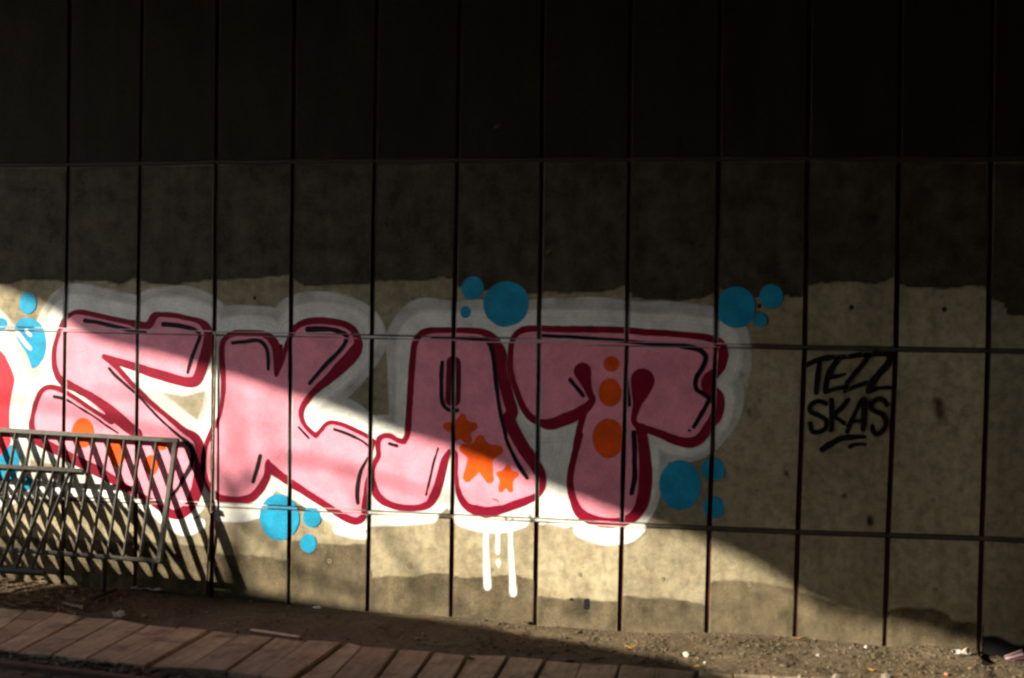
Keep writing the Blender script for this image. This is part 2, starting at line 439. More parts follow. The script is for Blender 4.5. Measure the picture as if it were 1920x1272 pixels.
def paint(name, bbox, cell, fn, y, mat, parent, clip=True):
    """bbox in wall metres; fn(X, Z) -> cover 0..1"""
    nx = max(2, int((bbox[2] - bbox[0]) / cell) + 1); nz = max(2, int((bbox[3] - bbox[1]) / cell) + 1)
    X, Z = np.meshgrid(bbox[0] + np.arange(nx) * cell, bbox[1] + np.arange(nz) * cell)
    A = fn(X, Z)
    if clip: A = A * np.clip(groove_clear(X, Z) / .004, 0, 1)
    keep = (A[:-1, :-1] > .004) | (A[1:, :-1] > .004) | (A[:-1, 1:] > .004) | (A[1:, 1:] > .004)
    idx = np.arange(nx * nz).reshape(nz, nx)
    q = np.stack([idx[:-1, :-1][keep], idx[:-1, 1:][keep], idx[1:, 1:][keep], idx[1:, :-1][keep]], 1)
    used = np.unique(q); remap = np.zeros(nx * nz, int); remap[used] = np.arange(len(used)); q = remap[q]
    V = np.stack([X.ravel()[used], np.full(len(used), -y), Z.ravel()[used]], 1)
    loc = Vector(((bbox[0] + bbox[2]) / 2, 0, bbox[1])); V -= np.array([loc.x, 0, loc.z])
    me = bpy.data.meshes.new(name); me.vertices.add(len(V)); me.vertices.foreach_set('co', V.ravel())
    me.loops.add(q.size); me.loops.foreach_set('vertex_index', q.ravel())
    me.polygons.add(len(q)); me.polygons.foreach_set('loop_start', np.arange(len(q)) * 4)
    at = me.attributes.new('cover', 'FLOAT', 'POINT'); at.data.foreach_set('value', A.ravel()[used].astype(np.float32))
    me.update(calc_edges=True); me.validate(); me.materials.append(mat)
    o = bpy.data.objects.new(name, me); COL.objects.link(o); o.location = loc
    if parent is not None: add_to(o, parent)
    return o
def bbox_of(pts, pad):
    P = np.array([(p[0], p[1]) for p in pts]); r = max([p[2] for p in pts if len(p) > 2], default=0) + pad
    return (P[:, 0].min() - r, P[:, 1].min() - r, P[:, 0].max() + r, P[:, 1].max() + r)
def merge(bs): return (min(b[0] for b in bs), min(b[1] for b in bs), max(b[2] for b in bs), max(b[3] for b in bs))
SOFT = .006
def edge(d, soft=SOFT): return np.clip(.5 - d / max(soft, .010), 0, 1)
def strokes(name, lists, y, mat, parent, cell=.006, soft=SOFT, wob=.002):
    Ls = [W3(l) for l in lists]
    def fn(X, Z):
        d = np.full(X.shape, 1e9)
        for L in Ls:
            b = bbox_of(L, .03); s = (X > b[0]) & (X < b[2]) & (Z > b[1]) & (Z < b[3])
            if s.any(): d[s] = np.minimum(d[s], sd_stroke(X[s], Z[s], L))
        return edge(d + (vnoise(X, Z, 23) - .5) * 2 * wob, soft)
    return paint(name, merge([bbox_of(L, .03) for L in Ls]), cell, fn, y, mat, parent)
def fills(name, polys, y, mat, parent, cell=.011, soft=.014):
    Ps = [[tuple(wall(p[0], p[1])) for p in P] for P in polys]
    def fn(X, Z):
        d = np.full(X.shape, 1e9)
        for P in Ps: d = np.minimum(d, sd_poly(X, Z, P))
        return edge(d, soft)
    return paint(name, merge([bbox_of(P, .02) for P in Ps]), cell, fn, y, mat, parent)
def smooth(pts, closed=True): return [tuple(p) for p in catmull([(p[0], p[1]) for p in pts], 5, closed)]
Y_OVER, Y_HALO, Y_BLUE, Y_FILL, Y_SPOT, Y_LINE, Y_INK = .0022, .0027, .0032, .0037, .0042, .0048, .0053

# --- coats of grey-brown paint put on by roller above and below the lettering
UPPER = [(-200, 533), (0, 533), (60, 524), (118, 526), (124, 527), (188, 526), (226, 532), (250, 521), (257, 524), (264, 526), (282, 533), (327, 533), (372, 530), (396, 526),
         (404, 526), (448, 521), (476, 524), (506, 519), (542, 516), (550, 525), (571, 533), (606, 536), (692, 533), (702, 530), (745, 528), (788, 524), (848, 520), (854, 536), (900, 546), (952, 548), (1008, 548),
         (1016, 548), (1127, 549), (1150, 543), (1170, 535), (1180, 543), (1186, 556), (1208, 563), (1260, 565), (1315, 560), (1336, 550), (1346, 540), (1380, 548), (1413, 559), (1475, 557), (1503, 559),
         (1516, 538), (1540, 530), (1590, 528), (1640, 530), (1674, 523), (1686, 536), (1720, 538), (1778, 543), (1845, 535), (1858, 561), (1882, 566), (1891, 593), (1925, 593), (2100, 590)]
up = np.array([wall(*p) for p in UPPER])
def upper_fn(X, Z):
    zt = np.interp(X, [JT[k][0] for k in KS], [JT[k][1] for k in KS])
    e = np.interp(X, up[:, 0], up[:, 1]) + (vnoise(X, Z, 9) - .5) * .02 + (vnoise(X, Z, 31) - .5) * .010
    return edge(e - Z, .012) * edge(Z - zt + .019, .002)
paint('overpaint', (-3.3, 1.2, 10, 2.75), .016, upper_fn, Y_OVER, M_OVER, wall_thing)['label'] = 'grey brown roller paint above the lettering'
def top_fn(X, Z):
    zt = np.interp(X, [JT[k][0] for k in KS], [JT[k][1] for k in KS]); return edge(zt - .018 - Z, .002)
LOWER = [(-200, 1000), (0, 1005), (200, 1015), (330, 1020), (396, 1025), (404, 1035), (428, 1039), (471, 1041), (535, 1051), (542, 1040), (548, 1013), (594, 1020), (650, 1024), (688, 1016),
         (698, 1083), (774, 1082), (814, 1075), (842, 1077), (852, 1082), (920, 1082), (968, 1079), (998, 1087), (1008, 1121), (1082, 1123), (1160, 1126), (1168, 1118), (1247, 1123), (1290, 1127), (1324, 1135),
         (1334, 1088), (1385, 1089), (1426, 1092), (1467, 1100), (1492, 1106), (1500, 1110), (1561, 1128), (1577, 1143), (1610, 1147), (1631, 1152), (1660, 1150), (1670, 1141), (1751, 1143), (1778, 1154), (1783, 1165), (1830, 1168), (1845, 1170), (2100, 1180)]
lo = np.array([wall(*p) for p in LOWER])
def lower_fn(X, Z):
    e = np.interp(X, lo[:, 0], lo[:, 1]) + (vnoise(X, Z, 11) - .5) * .018 + (vnoise(X, Z, 33) - .5) * .008
    fade = np.interp(X, [1.3, 2.3, 3.0, 4.2, 4.6, 5.4, 6.6], [.85, .8, .97, .88, .75, .7, .9])
    splash = .75 + .5 * vnoise(X, Z, 7) * np.clip((Z + .75) / .12, 0, 1)
    return edge(Z - e, .012) * np.clip(fade * np.clip(splash, 0, 1.0), 0, 1)
paint('overpaint', (-3.3, -.85, 6.62, -.05), .012, lower_fn, Y_OVER, M_BASE, wall_thing)['label'] = 'brown coat along the foot of the wall'
paint('overpaint', (6.6, -.95, 9.5, -.4), .012, lambda X, Z: edge(Z + .63 - (vnoise(X, Z, 6) - .5) * .12, .10), Y_OVER, M_BASEBLACK, wall_thing)['label'] = 'black colour on the foot of the right-hand panels'

# --- the big lettering
mural = empty('graffiti', (3, 0, -.1))
tag(mural, 'pink bubble letters SKAT outlined in crimson on a white halo with blue dots', 'graffiti')
S_OUT = R1([(440, 490, 30), (480, 400), (540, 350), (610, 340, 34), (720, 362), (860, 395), (960, 415), (1020, 430, 50), (1090, 445, 50), (1120, 425), (1150, 375), (1190, 358, 34), (1300, 365), (1400, 385), (1480, 405), (1530, 440, 55), (1555, 500, 60), (1545, 600, 70), (1520, 700, 75), (1490, 800, 70), (1455, 855, 70), (1390, 860, 66), (1300, 840, 65), (1200, 810), (1100, 780, 60), (1000, 745, 55), (900, 715, 50), (820, 690, 45), (778, 672, 36)])
S_DIAG = R1([(778, 672, 34), (870, 750, 34), (960, 850), (1040, 930), (1130, 1020), (1250, 1120), (1370, 1220, 42)]) + R2([(1370, 150, 52), (1403, 220, 60), (1408, 300, 68), (1400, 420, 74), (1380, 520, 74), (1340, 620, 68), (1280, 680, 64), (1220, 692, 56), (1150, 660, 48), (1080, 610, 42), (1000, 570), (940, 540), (860, 490, 50), (780, 440, 55), (700, 395, 62), (600, 345, 64), (500, 295, 60), (420, 250), (340, 210), (270, 180, 50), (238, 130, 40), (225, 60, 35)])
S_LOBE = R2([(222, 40, 34)]) + R1([(235, 1200, 34), (245, 1110), (275, 1000), (310, 930), (360, 900), (420, 905), (480, 930), (560, 980, 30), (680, 1060), (760, 1110), (830, 1150, 50)])
S_SPINE = R1([(440, 490, 30), (410, 600, 32), (403, 690, 34), (412, 760, 40), (440, 830, 45), (490, 870, 60), (570, 910, 50), (680, 970, 55), (780, 1040, 65), (860, 1110, 80), (950, 1190, 75), (1020, 1240, 66)]) + R2([(985, 155, 40)])
S_POLY = smooth(S_OUT, False) + smooth(S_DIAG, False)[1:] + smooth(S_LOBE, False) + smooth(S_SPINE, False)[:30][::-1][12:]
K_OUT = R3([(145, 700, 38), (142, 620, 38), (155, 560), (190, 520), (240, 500, 42), (330, 495, 40), (430, 500, 40), (490, 520, 45), (530, 560, 60), (548, 610, 56), (556, 680, 52), (554, 740, 44), (550, 806, 26)])
K_OUT2 = R3([(550, 806, 26), (580, 730, 34), (610, 640, 35), (650, 540, 40), (680, 470, 42), (740, 425, 42), (830, 405, 44), (940, 408, 44), (1040, 425, 44), (1110, 460, 45), (1145, 510, 50), (1160, 580, 62), (1135, 635, 80), (1090, 690, 85), (1020, 760, 78), (940, 840, 60), (860, 905, 48), (790, 980, 42), (745, 1050, 40), (735, 1110, 35), (755, 1170, 30), (800, 1225, 30), (835, 1255, 34)])
K_OUT3 = R4([(795, 138, 32), (830, 100, 28), (865, 60), (910, 45, 28), (980, 60, 26), (1060, 95), (1140, 135), (1195, 178, 30)])
K_OUT4 = R4([(1195, 178, 30), (1185, 260, 20), (1180, 380, 30), (1168, 480, 55), (1155, 560, 50), (1140, 640, 45), (1130, 700, 40), (1090, 735, 45), (1040, 730, 50), (960, 690, 45), (860, 625, 45), (760, 560, 45), (650, 490, 48), (560, 430, 50), (500, 385, 58), (465, 345, 46), (460, 310, 14)])
K_OUT5 = R4([(460, 340, 40), (455, 410, 45), (430, 470, 48), (390, 530, 50), (340, 575, 50), (260, 594, 50), (180, 590, 50), (110, 570, 44), (60, 520, 40), (20, 430, 34), (8, 330, 34), (18, 230, 32), (45, 150, 30), (75, 85, 28)]) + R3([(95, 1190, 26), (120, 1130, 26), (140, 1050, 28), (152, 950, 34), (155, 850, 36), (150, 770, 40), (145, 700, 38)])
K_POLY = smooth(K_OUT, False) + smooth(K_OUT2, False) + smooth(K_OUT3, False) + smooth(K_OUT4, False) + smooth(K_OUT5, False)
A_OUT = R6([(290, 180, 34), (315, 130, 36), (322, 60, 40)]) + R5([(255, 1240, 40), (265, 1100, 42), (275, 950), (285, 800), (295, 680, 42), (305, 590), (330, 530), (380, 490, 42), (450, 475, 38), (600, 475, 36), (740, 478, 40), (820, 490, 44), (880, 520, 48), (920, 570, 60), (945, 650, 78), (960, 760, 82), (978, 860, 80), (1005, 980, 76), (1035, 1080, 76)]) + \
    R6([(1025, 25, 78), (1055, 90, 76), (1095, 170, 75), (1150, 260, 75), (1210, 340, 72), (1248, 420, 66), (1258, 490, 46), (1230, 550, 38), (1160, 590, 46), (1080, 620, 50), (980, 655, 52), (880, 675, 66), (810, 665, 64), (740, 640, 50), (690, 580, 40), (665, 500, 30), (655, 400, 26), (655, 310, 26), (650, 268, 30), (625, 248, 34), (600, 265, 34), (577, 310, 45), (555, 400, 52), (530, 490, 55), (500, 565, 55), (460, 620, 46), (380, 645, 40), (270, 642, 42), (170, 612, 45), (105, 560, 50), (72, 490, 50), (62, 420, 40), (80, 340, 34), (110, 280, 34), (107, 220, 34), (112, 170, 34), (140, 142, 32), (190, 140, 32), (240, 168, 32), (290, 182, 34)])
T_OUT = R7([(625, 905, 42), (640, 930, 42), (620, 965, 50), (580, 1000, 60), (520, 1040, 70), (440, 1075, 75), (350, 1105, 70), (270, 1095, 50), (200, 1050, 45), (150, 980, 40), (110, 880, 36), (75, 770, 34), (62, 680, 34), (65, 600, 34), (75, 530), (110, 470), (170, 440, 38), (260, 435, 38), (420, 440, 40), (600, 440, 40), (820, 445, 40), (1000, 460, 40), (1180, 470, 38), (1340, 485, 38), (1450, 500, 42), (1530, 540, 60), (1555, 610, 62), (1545, 680, 62), (1510, 735, 62), (1460, 785, 75), (1440, 830, 72), (1470, 870, 80), (1510, 915, 80), (1520, 980, 75), (1500, 1060, 70), (1450, 1130, 60), (1400, 1200, 60), (1330, 1235, 62), (1240, 1225, 58), (1130, 1180, 50), (1030, 1145, 45), (960, 1120, 40), (930, 1080, 35), (940, 1020, 38), (958, 950, 60), (975, 880, 105), (990, 800, 145)])
T_BLOB = R7([(568, 735, 105), (590, 800, 72), (606, 850, 48), (625, 905, 42)])
T_STEM = R7([(598, 985, 38), (580, 1030, 36), (560, 1100, 38), (540, 1180), (525, 1265, 38)]) + R8([(320, 60, 36), (290, 160, 38), (265, 260, 38), (250, 350, 40), (255, 430, 42), (280, 520, 48), (320, 590, 60), (400, 635, 60), (500, 655, 60), (600, 650, 55), (680, 615, 60), (728, 550, 70), (755, 450, 75), (765, 330, 75), (760, 220, 70), (748, 100, 60), (738, 10, 60)]) + R7([(990, 1180, 60), (970, 1130, 50)])
T_POLYA = smooth(T_OUT[1:-2], False)
T_POLYB = [T_OUT[0][:2]] + smooth(T_STEM, False) + [T_OUT[-3][:2]]
def sub(o, parent):
    o.parent = parent; o.matrix_parent_inverse = (Matrix.Translation(-Vector(parent.location))); return o
def build_letter(label, polys, outs, lines, dark=()):
    f = fills('letter', polys, Y_FILL, M_PINK, mural); f['label'] = label
    sub(strokes('outline', [[p[:2] + tuple(w * 1.17 for w in p[2:]) for p in o_] for o_ in outs], Y_LINE, M_RED, None), f)
    for l in dark: sub(strokes('inner_shape', [l], Y_LINE - .0003, M_MAROON, None), f)['label'] = 'dark maroon closed gap'
    for l in lines: sub(strokes('shade_line', [[p[:2] + tuple(w * 1.15 for w in p[2:]) for p in l]], Y_INK, M_BLACK, None, .005), f)
    return f
def inv_world(parent, o): o.matrix_parent_inverse = Matrix.Identity(4)
LS = build_letter('pink letter S behind the leaning barrier', [S_POLY], [S_OUT, S_DIAG, S_LOBE, S_SPINE], [
    R1([(635, 405, 28), (720, 415), (830, 440), (930, 465), (1020, 482, 18), (1090, 487, 14)]),
    R1([(1220, 430, 32), (1330, 440), (1420, 460), (1480, 490, 24), (1492, 520, 26), (1480, 560), (1455, 620), (1425, 700), (1400, 790, 22)]),
    R1([(815, 760, 22), (870, 820), (960, 900), (1040, 970, 18), (1120, 1060), (1220, 1160), (1340, 1265, 20)]) + R2([(1290, 165, 26), (1335, 210, 30), (1355, 270), (1340, 350), (1300, 420), (1260, 490, 22), (1210, 560, 16)]),
    R1([(405, 970, 22), (490, 990), (560, 1030, 14), (640, 1080), (720, 1130), (800, 1190), (880, 1240)]) + R2([(740, 60, 12), (830, 120, 10)])])
LK = build_letter('pink letter K left of the A', [K_POLY], [K_OUT, K_OUT2, K_OUT3, K_OUT4, K_OUT5], [
    R3([(225, 570, 26), (320, 560), (400, 550), (450, 570), (480, 620), (490, 690), (490, 765, 20)]),
    R3([(785, 470, 38), (880, 465), (960, 470, 32), (1030, 490), (1075, 520, 34), (1050, 590, 28), (990, 660), (900, 750), (800, 870, 26)]),
    R4([(675, 80, 14), (745, 155, 14)]),
    R4([(925, 95, 18), (1000, 120), (1090, 160), (1150, 200, 16), (1175, 250, 14), (1150, 310, 16), (1110, 390, 22), (1090, 480, 26), (1085, 560), (1090, 612, 20)]),
    R4([(405, 280, 24), (385, 360), (355, 460, 24)])], dark=[R3([(585, 590, 26), (575, 660, 30), (560, 740, 30), (552, 800, 16)])])
LA = build_letter('pink letter A with the orange stars', [smooth(A_OUT, True)], [A_OUT], [
    R5([(515, 715, 28), (508, 800), (508, 900, 28), (510, 980), (530, 1040), (570, 1070), (625, 1072, 30)]),
    R5([(440, 528, 20), (600, 530), (760, 538, 30), (840, 550, 36), (875, 590, 34), (900, 700, 30), (910, 820, 30), (925, 940, 26), (945, 1080, 26), (985, 1250, 26)]) + R6([(1010, 170, 22), (1060, 280, 24), (1110, 370, 28), (1155, 435, 24)]),
    R6([(530, 230, 14), (500, 320), (475, 430, 14), (445, 555, 12)]),
    R6([(190, 195, 22), (240, 210, 22)])], dark=[R5([(600, 722, 112), (598, 850, 116), (594, 990, 116)])])
LT = build_letter('pink letter T with three orange dots down its stem', [T_POLYA, T_POLYB], [T_OUT, T_BLOB, T_STEM], [
    R7([(285, 485, 22), (500, 495), (700, 510), (880, 525, 26), (1050, 540), (1200, 550, 30), (1320, 565, 36), (1400, 590, 34), (1435, 640, 30), (1410, 710, 28), (1370, 780, 30), (1365, 850, 30), (1410, 890, 28), (1455, 925, 28), (1440, 970), (1400, 1040), (1350, 1125, 24)]),
    R7([(485, 795, 26), (575, 905, 24)]), R7([(875, 760, 30), (885, 870), (900, 970, 24)]),
    R8([(685, 40, 30), (690, 150), (690, 250), (690, 350), (670, 455, 26)]), R7([(1318, 1150, 20), (1322, 1152, 20)])],
    dark=[R7([(568, 738, 90), (592, 810, 56)]), R7([(990, 800, 130), (975, 880, 90), (958, 940, 46)])])
# part of the next letter at the left edge of the picture
POLY_R = [(-160, 560), (-60, 590), (0, 653), (13, 675), (24, 700), (27, 715), (22, 740), (18, 770), (18, 806), (20, 830), (8, 845), (-20, 862), (-160, 880)]
fills('letter', [smooth(POLY_R)], Y_FILL, M_BRIGHTRED, mural)['label'] = 'edge of a bright red letter at the left'
# orange spots
def spot(cx, cy, rx, ry, mat, parent, name, soft=.008, y=Y_SPOT, cell=.007, drip=None, flat=None):
    c = wall(cx, cy); s = px_scale(cx, cy); RX, RZ = rx * s * 1.02, ry * s
    D = W3(drip) if drip else None
    def fn(X, Z):
        d = sd_ellipse(X, Z, c, RX, RZ) + (vnoise(X, Z, 12) - .5) * .008
        if D: d = np.minimum(d, sd_stroke(X, Z, D))
        return edge(d, soft) 
    b = (c[0] - RX - .03, c[1] - RZ - (.12 if drip else .03), c[0] + RX + .03, c[1] + RZ + .03)
    o = paint(name, b, cell, fn, y, mat, None)
    return sub(o, parent) if parent is not mural else add_to(o, mural)
for c in ((156, 812, 22, 28), (220, 849, 17, 25), (285, 872, 14, 19), (305, 836, 9, 9)):
    spot(*c, M_ORANGE, LS, 'orange_dot')
for c in ((1146, 683, 14, 14), (1143.6, 736.5, 21, 26.5), (1141, 822, 29, 37)):
    spot(*c, M_ORANGE, LT, 'orange_dot', soft=.014)
STARS = [[(700, 10), (590, 72), (785, 72), (655, 150), (745, 175), (690, 90)], [(825, 165), (712, 228), (955, 240), (735, 432), (890, 442), (828, 270)], [(1020, 358), (955, 408), (1075, 412), (970, 518), (1038, 518), (1010, 430)]]
for st, w in zip(STARS, (50, 64, 37)):
    c = st[-1]; L = [R6([(c[0], c[1], w * 2.5), (p[0], p[1], w)]) for p in st[:-1]]
    L.append(R6([(c[0] - 2, c[1], w * 3.0), (c[0] + 2, c[1], w * 3.0)]))
    sub(strokes('orange_star', L, Y_SPOT, M_ORANGE, None), LA)
# white halo with a thinner outer pass, drawn round the letters
LETTERS = [[tuple(wall(p[0], p[1])) for p in P] for P in (S_POLY, K_POLY, smooth(A_OUT, True), T_POLYA, T_POLYB, smooth(POLY_R))]
WHITE_L = [tuple(wall(*p)) for p in smooth([(-120, 560), (-60, 575), (0, 625), (28, 660), (52, 690), (60, 690), (90, 640), (100, 600), (112, 575), (140, 700), (90, 760), (66, 820), (60, 900), (110, 925), (60, 938), (-120, 930)])]
WHITE_T = [tuple(wall(*p)) for p in ((985, 740), (1040, 800), (1085, 790), (1075, 880), (1080, 975), (1010, 985), (1010, 900))]
DRIPS = [W3(R6([(868, 700, 48), (866, 830, 40), (868, 1000, 44), (872, 1130, 52), (876, 1200, 50)])), W3(R6([(952, 780, 46), (950, 840, 30), (950, 950, 34), (952, 962, 16)])),
         W3(R6([(952, 1005, 14), (953, 1028, 38), (957, 1062, 8)])), W3(R6([(1032, 700, 54), (1036, 820, 36), (1042, 960, 38), (1050, 1120, 42), (1056, 1230, 50), (1058, 1250, 40)]))]
HOLES = [[tuple(wall(*p)) for p in R1([(1238, 948), (1380, 962), (1528, 925), (1510, 1050), (1472, 1145), (1360, 1050)])]]
BUMPS = [W3(R4([(960, 790, 90), (1040, 830, 60), (1130, 840, 60)])), W3(R8([(330, 700, 120), (480, 735, 150), (640, 735, 120), (720, 690, 90)])), W3(R6([(700, 720, 120), (850, 745, 150), (1000, 745, 150), (1120, 730, 110)])),
         W3([(1020, 950, 60), (1060, 960, 60)]), W3([(70, 905, 44), (150, 912, 44), (235, 932, 40)]), W3(R4([(120, 700, 90), (300, 700, 90), (420, 660, 90)])), W3(R2([(1150, 700, 120), (1290, 790, 110), (1400, 760, 90)])), W3(R4([(1200, 720, 110), (1400, 715, 110), (1600, 700, 110)]))]
def halo_fn(X, Z):
    d = np.full(X.shape, 1e9)
    for P in LETTERS: d = np.minimum(d, sd_poly(X, Z, P))
    h = np.interp(Z, [-.35, 0.05, .6, 1.15, 1.5], [.06, .12, .165, .195, .215])      # wider above than below
    right = np.clip((X - 4.55) / .4, 0, 1) * np.clip((.35 - Z) / .2, 0, 1)
    h = h * (1 - .35 * right) + (vnoise(X, Z, 4) - .5) * .045 + (vnoise(X, Z, 1.6) - .5) * .03
    dd = np.minimum(d - h, sd_poly(X, Z, WHITE_L))
    dd = np.minimum(dd, sd_poly(X, Z, WHITE_T))
    for B in BUMPS: dd = np.minimum(dd, sd_stroke(X, Z, B))
    a = edge(dd, .016)
    inner = np.maximum(edge(d - h * .62, .03), edge(sd_poly(X, Z, WHITE_T), .03))
    ring = .5 + .5 * np.sin(d * 230 + 5 * vnoise(X, Z, 3)); low = np.clip((.35 - Z) / .3, 0, 1)
    a = a * (inner + (1 - inner) * np.maximum(.40 + .16 * ring + .28 * vnoise(X, Z, 9), low)) * (1 - .20 * ring * (.4 + .6 * vnoise(X, Z, 6)) * (1 - low))
    for D in DRIPS: a = np.maximum(a, edge(sd_stroke(X, Z, D), .008))
    for D in HOLES: a = a * (1 - .9 * edge(sd_poly(X, Z, D), .022))
    return a
hb = (-1.6, -.75, 5.75, 1.62)
add_to(paint('halo', hb, .0115, halo_fn, Y_HALO, M_WHITE, None), mural)
# blue bubbles
BL = [(53, 568, 17, 21), (2, 609, 13, 12), (524, 970, 38, 44), (585, 970, 17, 19), (578, 1019, 16, 18), (886, 541, 21.5, 22), (949, 570, 43, 42.5), (873, 585.5, 10.5, 11.5), (1380, 576, 36, 39), (1446, 556, 21.5, 22),
      (1425, 600, 14, 14), (1275, 910, 37.5, 47), (1337, 881, 22, 22), (1338, 951, 20, 22), (12, 868, 27, 36), (47, 906, 17, 15)]
for b in BL: spot(*b, M_BLUE, mural, 'bubble', y=Y_BLUE)
o = strokes('bubble', [R1([(190, 470, 170), (225, 500, 220), (255, 560, 200), (270, 640, 150), (262, 700, 90), (250, 740, 40)])], Y_BLUE, M_BLUE, None); add_to(o, mural); o['label'] = 'large drop-shaped blue bubble with white gleams'
for l in (R1([(130, 490, 30), (175, 550, 30), (228, 612, 28)]), R1([(197, 475, 26), (230, 512, 26)])):
    g = strokes('gleam', [l], Y_SPOT, M_WHITE, None); sub(g, o)
o = strokes('white_sweep', [R1([(-120, 520, 110), (0, 560, 110), (90, 650, 95), (160, 760, 90), (200, 850, 110)])], Y_SPOT - .0003, M_WHITE, None); add_to(o, mural)
# small scribbles by another hand
for l in (R6([(870, 660, 6), (885, 640, 6), (890, 655, 5)]), R6([(945, 645, 6), (960, 625, 6), (966, 640, 5)]), R6([(915, 585, 4), (940, 590, 4), (955, 605, 4)]), R6([(995, 715, 6), (1010, 722, 5), (1000, 745, 5)]), R6([(1018, 735, 6), (1032, 748, 6), (1040, 730, 5), (1058, 720, 6), (1048, 738, 4)])):
    add_to(strokes('scribble', [l], Y_INK, M_MAROON, None, .004), mural)

# --- the small black tag
tagthing = empty('graffiti_tag', (6, 0, .2))
tag(tagthing, 'small black marker tag reading TEZZ SKAS with two underlines on one panel', 'graffiti')
TAG = {
    'T': [[(235, 295, 46), (350, 245), (480, 225), (560, 228)], [(352, 250, 46), (332, 400), (320, 530, 42)]],
    'E': [[(510, 240, 50), (440, 340), (405, 450), (400, 515, 50)], [(430, 402, 34), (500, 388), (568, 370, 28)], [(400, 525, 40), (490, 495), (580, 482, 34)]],
    'Z': [[(590, 225, 44), (700, 205), (770, 215, 46)], [(765, 220, 42), (680, 330), (590, 440), (560, 515, 40)], [(560, 515, 40), (640, 482), (745, 442, 30)]],
    'Z2': [[(740, 215, 44), (850, 200), (950, 200, 50)], [(950, 215, 56), (930, 280), (850, 370), (785, 460), (762, 515, 48)], [(760, 525, 40), (850, 492), (985, 488, 32)]],
    'S': [[(400, 622, 40), (335, 602), (270, 640), (268, 690), (340, 722), (405, 770), (395, 835), (330, 868), (280, 850), (270, 790, 42)]],
    'K': [[(450, 590, 44), (452, 720), (445, 845, 44)], [(592, 590, 44), (530, 660), (462, 730, 40)], [(470, 730, 36), (580, 805, 40)]],
    'A': [[(580, 860, 40), (640, 720), (700, 605), (728, 585, 50)], [(728, 590, 52), (728, 720), (718, 842, 46)], [(620, 772, 34), (720, 772, 34)]],
    'S2': [[(922, 635, 42), (888, 590), (830, 588), (778, 630), (805, 680), (885, 720), (915, 790), (880, 858), (830, 885), (805, 855), (798, 812, 40)]]}
for ch, ls in TAG.items():
    o = strokes('letter', [RT(l) for l in ls], Y_INK, M_TAG, None, .006, .012, .003); add_to(o, tagthing); o['label'] = 'black letter ' + ch[0] + (' of the upper word' if ch in ('T', 'E', 'Z', 'Z2') else ' of the lower word')
for l in ([(375, 1012, 52), (450, 960), (560, 915), (730, 905, 34)], [(605, 990, 34), (670, 968), (740, 970, 28)]):
    add_to(strokes('underline', [RT(l)], Y_INK, M_TAG, None, .006, .012, .003), tagthing)
# weep hole and a few stains
def patch(name, cx, cy, w, h, mat, soft=.01):
    c = wall(cx, cy); s = px_scale(cx, cy)
    o = paint(name, (c[0] - w * s, c[1] - h * s, c[0] + w * s, c[1] + h * s), .005, lambda X, Z: edge(np.maximum(np.abs(X - c[0]) - w * s / 2, np.abs(Z - c[1]) - h * s / 2) + (vnoise(X, Z, 40) - .5) * .006, soft), Y_OVER + .0004, mat, None)
    add_to(o, wall_thing); return o
patch('weep_hole', 1100, 1133, 11, 20, M_BASEBLACK)['label'] = 'dark weep hole low in the wall'
patch('weep_hole', 1072, 1124, 7, 4, M_BASEBLACK)['label'] = 'small dark chip beside the weep hole'
def smear(pts, mat, soft=.05, cell=.012):
    add_to(strokes('stain', [pts], Y_OVER + .0006, mat, None, cell, soft, .02), wall_thing)
smear([(1000, 510, 4), (1010, 488, 8), (1040, 462, 6), (1060, 450, 4)], M_BASE)
smear([(925, 246, 2), (930, 240, 8), (938, 234, 2)], M_OVER); smear([(1272, 258, 2), (1274, 278, 3)], M_OVER)
smear([(1758, 755, 8), (1760, 772, 12), (1763, 788, 6)], M_BASE, .06)
for x, y in ((1404, 774), (1389, 697), (1640, 650), (1475, 890), (1585, 930), (1630, 975)): smear([(x, y, 4), (x + 2, y + 6, 5)], M_OVER, .03)

# ------------------------------------------------------------------ the ground
BASE = [(-3, -.62), (-.5, -.635), (.58, -.652), (1.2, -.676), (1.8, -.69), (2.4, -.71), (3, -.717), (3.6, -.737), (4.2, -.75), (4.8, -.722), (5.4, -.711), (6.0, -.735), (6.35, -.712), (6.56, -.712), (6.62, -.755), (7.5, -.755), (12, -.76)]
bx, bz = zip(*BASE)
PLANK_FAR = [(-2.2, -.40), (-.17, -.554), (1.53, -.838), (2.51, -.975), (3.38, -1.04), (4.34, -1.094), (4.8, -1.10), (7.5, -1.16)]
pfx, pfy = zip(*PLANK_FAR)
def ground_z(X, Y):
    zb = np.interp(X, bx, bz); far = np.interp(X, pfx, pfy)
    t = np.clip(Y / np.minimum(far, -.3), 0, 1)
    z = zb * (1 - t) + (-.735) * t
    z = np.where(t >= 1, -.735 - np.clip(far - Y, 0, 1) * .02, z)
    bump = (vnoise(X, Y, 3.1) - .5) * .035 + (vnoise(X + 9, Y, 9) - .5) * .018 + (vnoise(X, Y + 5, 24) - .5) * .010 + (vnoise(X, Y + 5, 60) - .5) * .006
    near = np.clip((Y + 1.95) / .1, 0, 1) * np.clip((.1 - Y) / .05, 0, 1)
    w = np.where(t < 1, np.clip(t * 6, .35, 1) * np.clip((1 - t) * 6, .1, 1), .1)
    z = z + bump * w
    z = np.where((X > 6.59) & (Y > -.5), np.minimum(z, -.752 + .03 * np.clip((-Y - .12) / .4, 0, 1) + bump * .3), z)
    return np.where(np.abs(X) + np.abs(Y) > 25, -.76, z)
xs = np.concatenate([[-200, -120, -70, -40, -25, -15, -10, -7, -5, -3.5], np.arange(-2.2, 8.4, .022), [8.8, 9.5, 11, 14, 20, 30, 50, 90, 150, 220]])
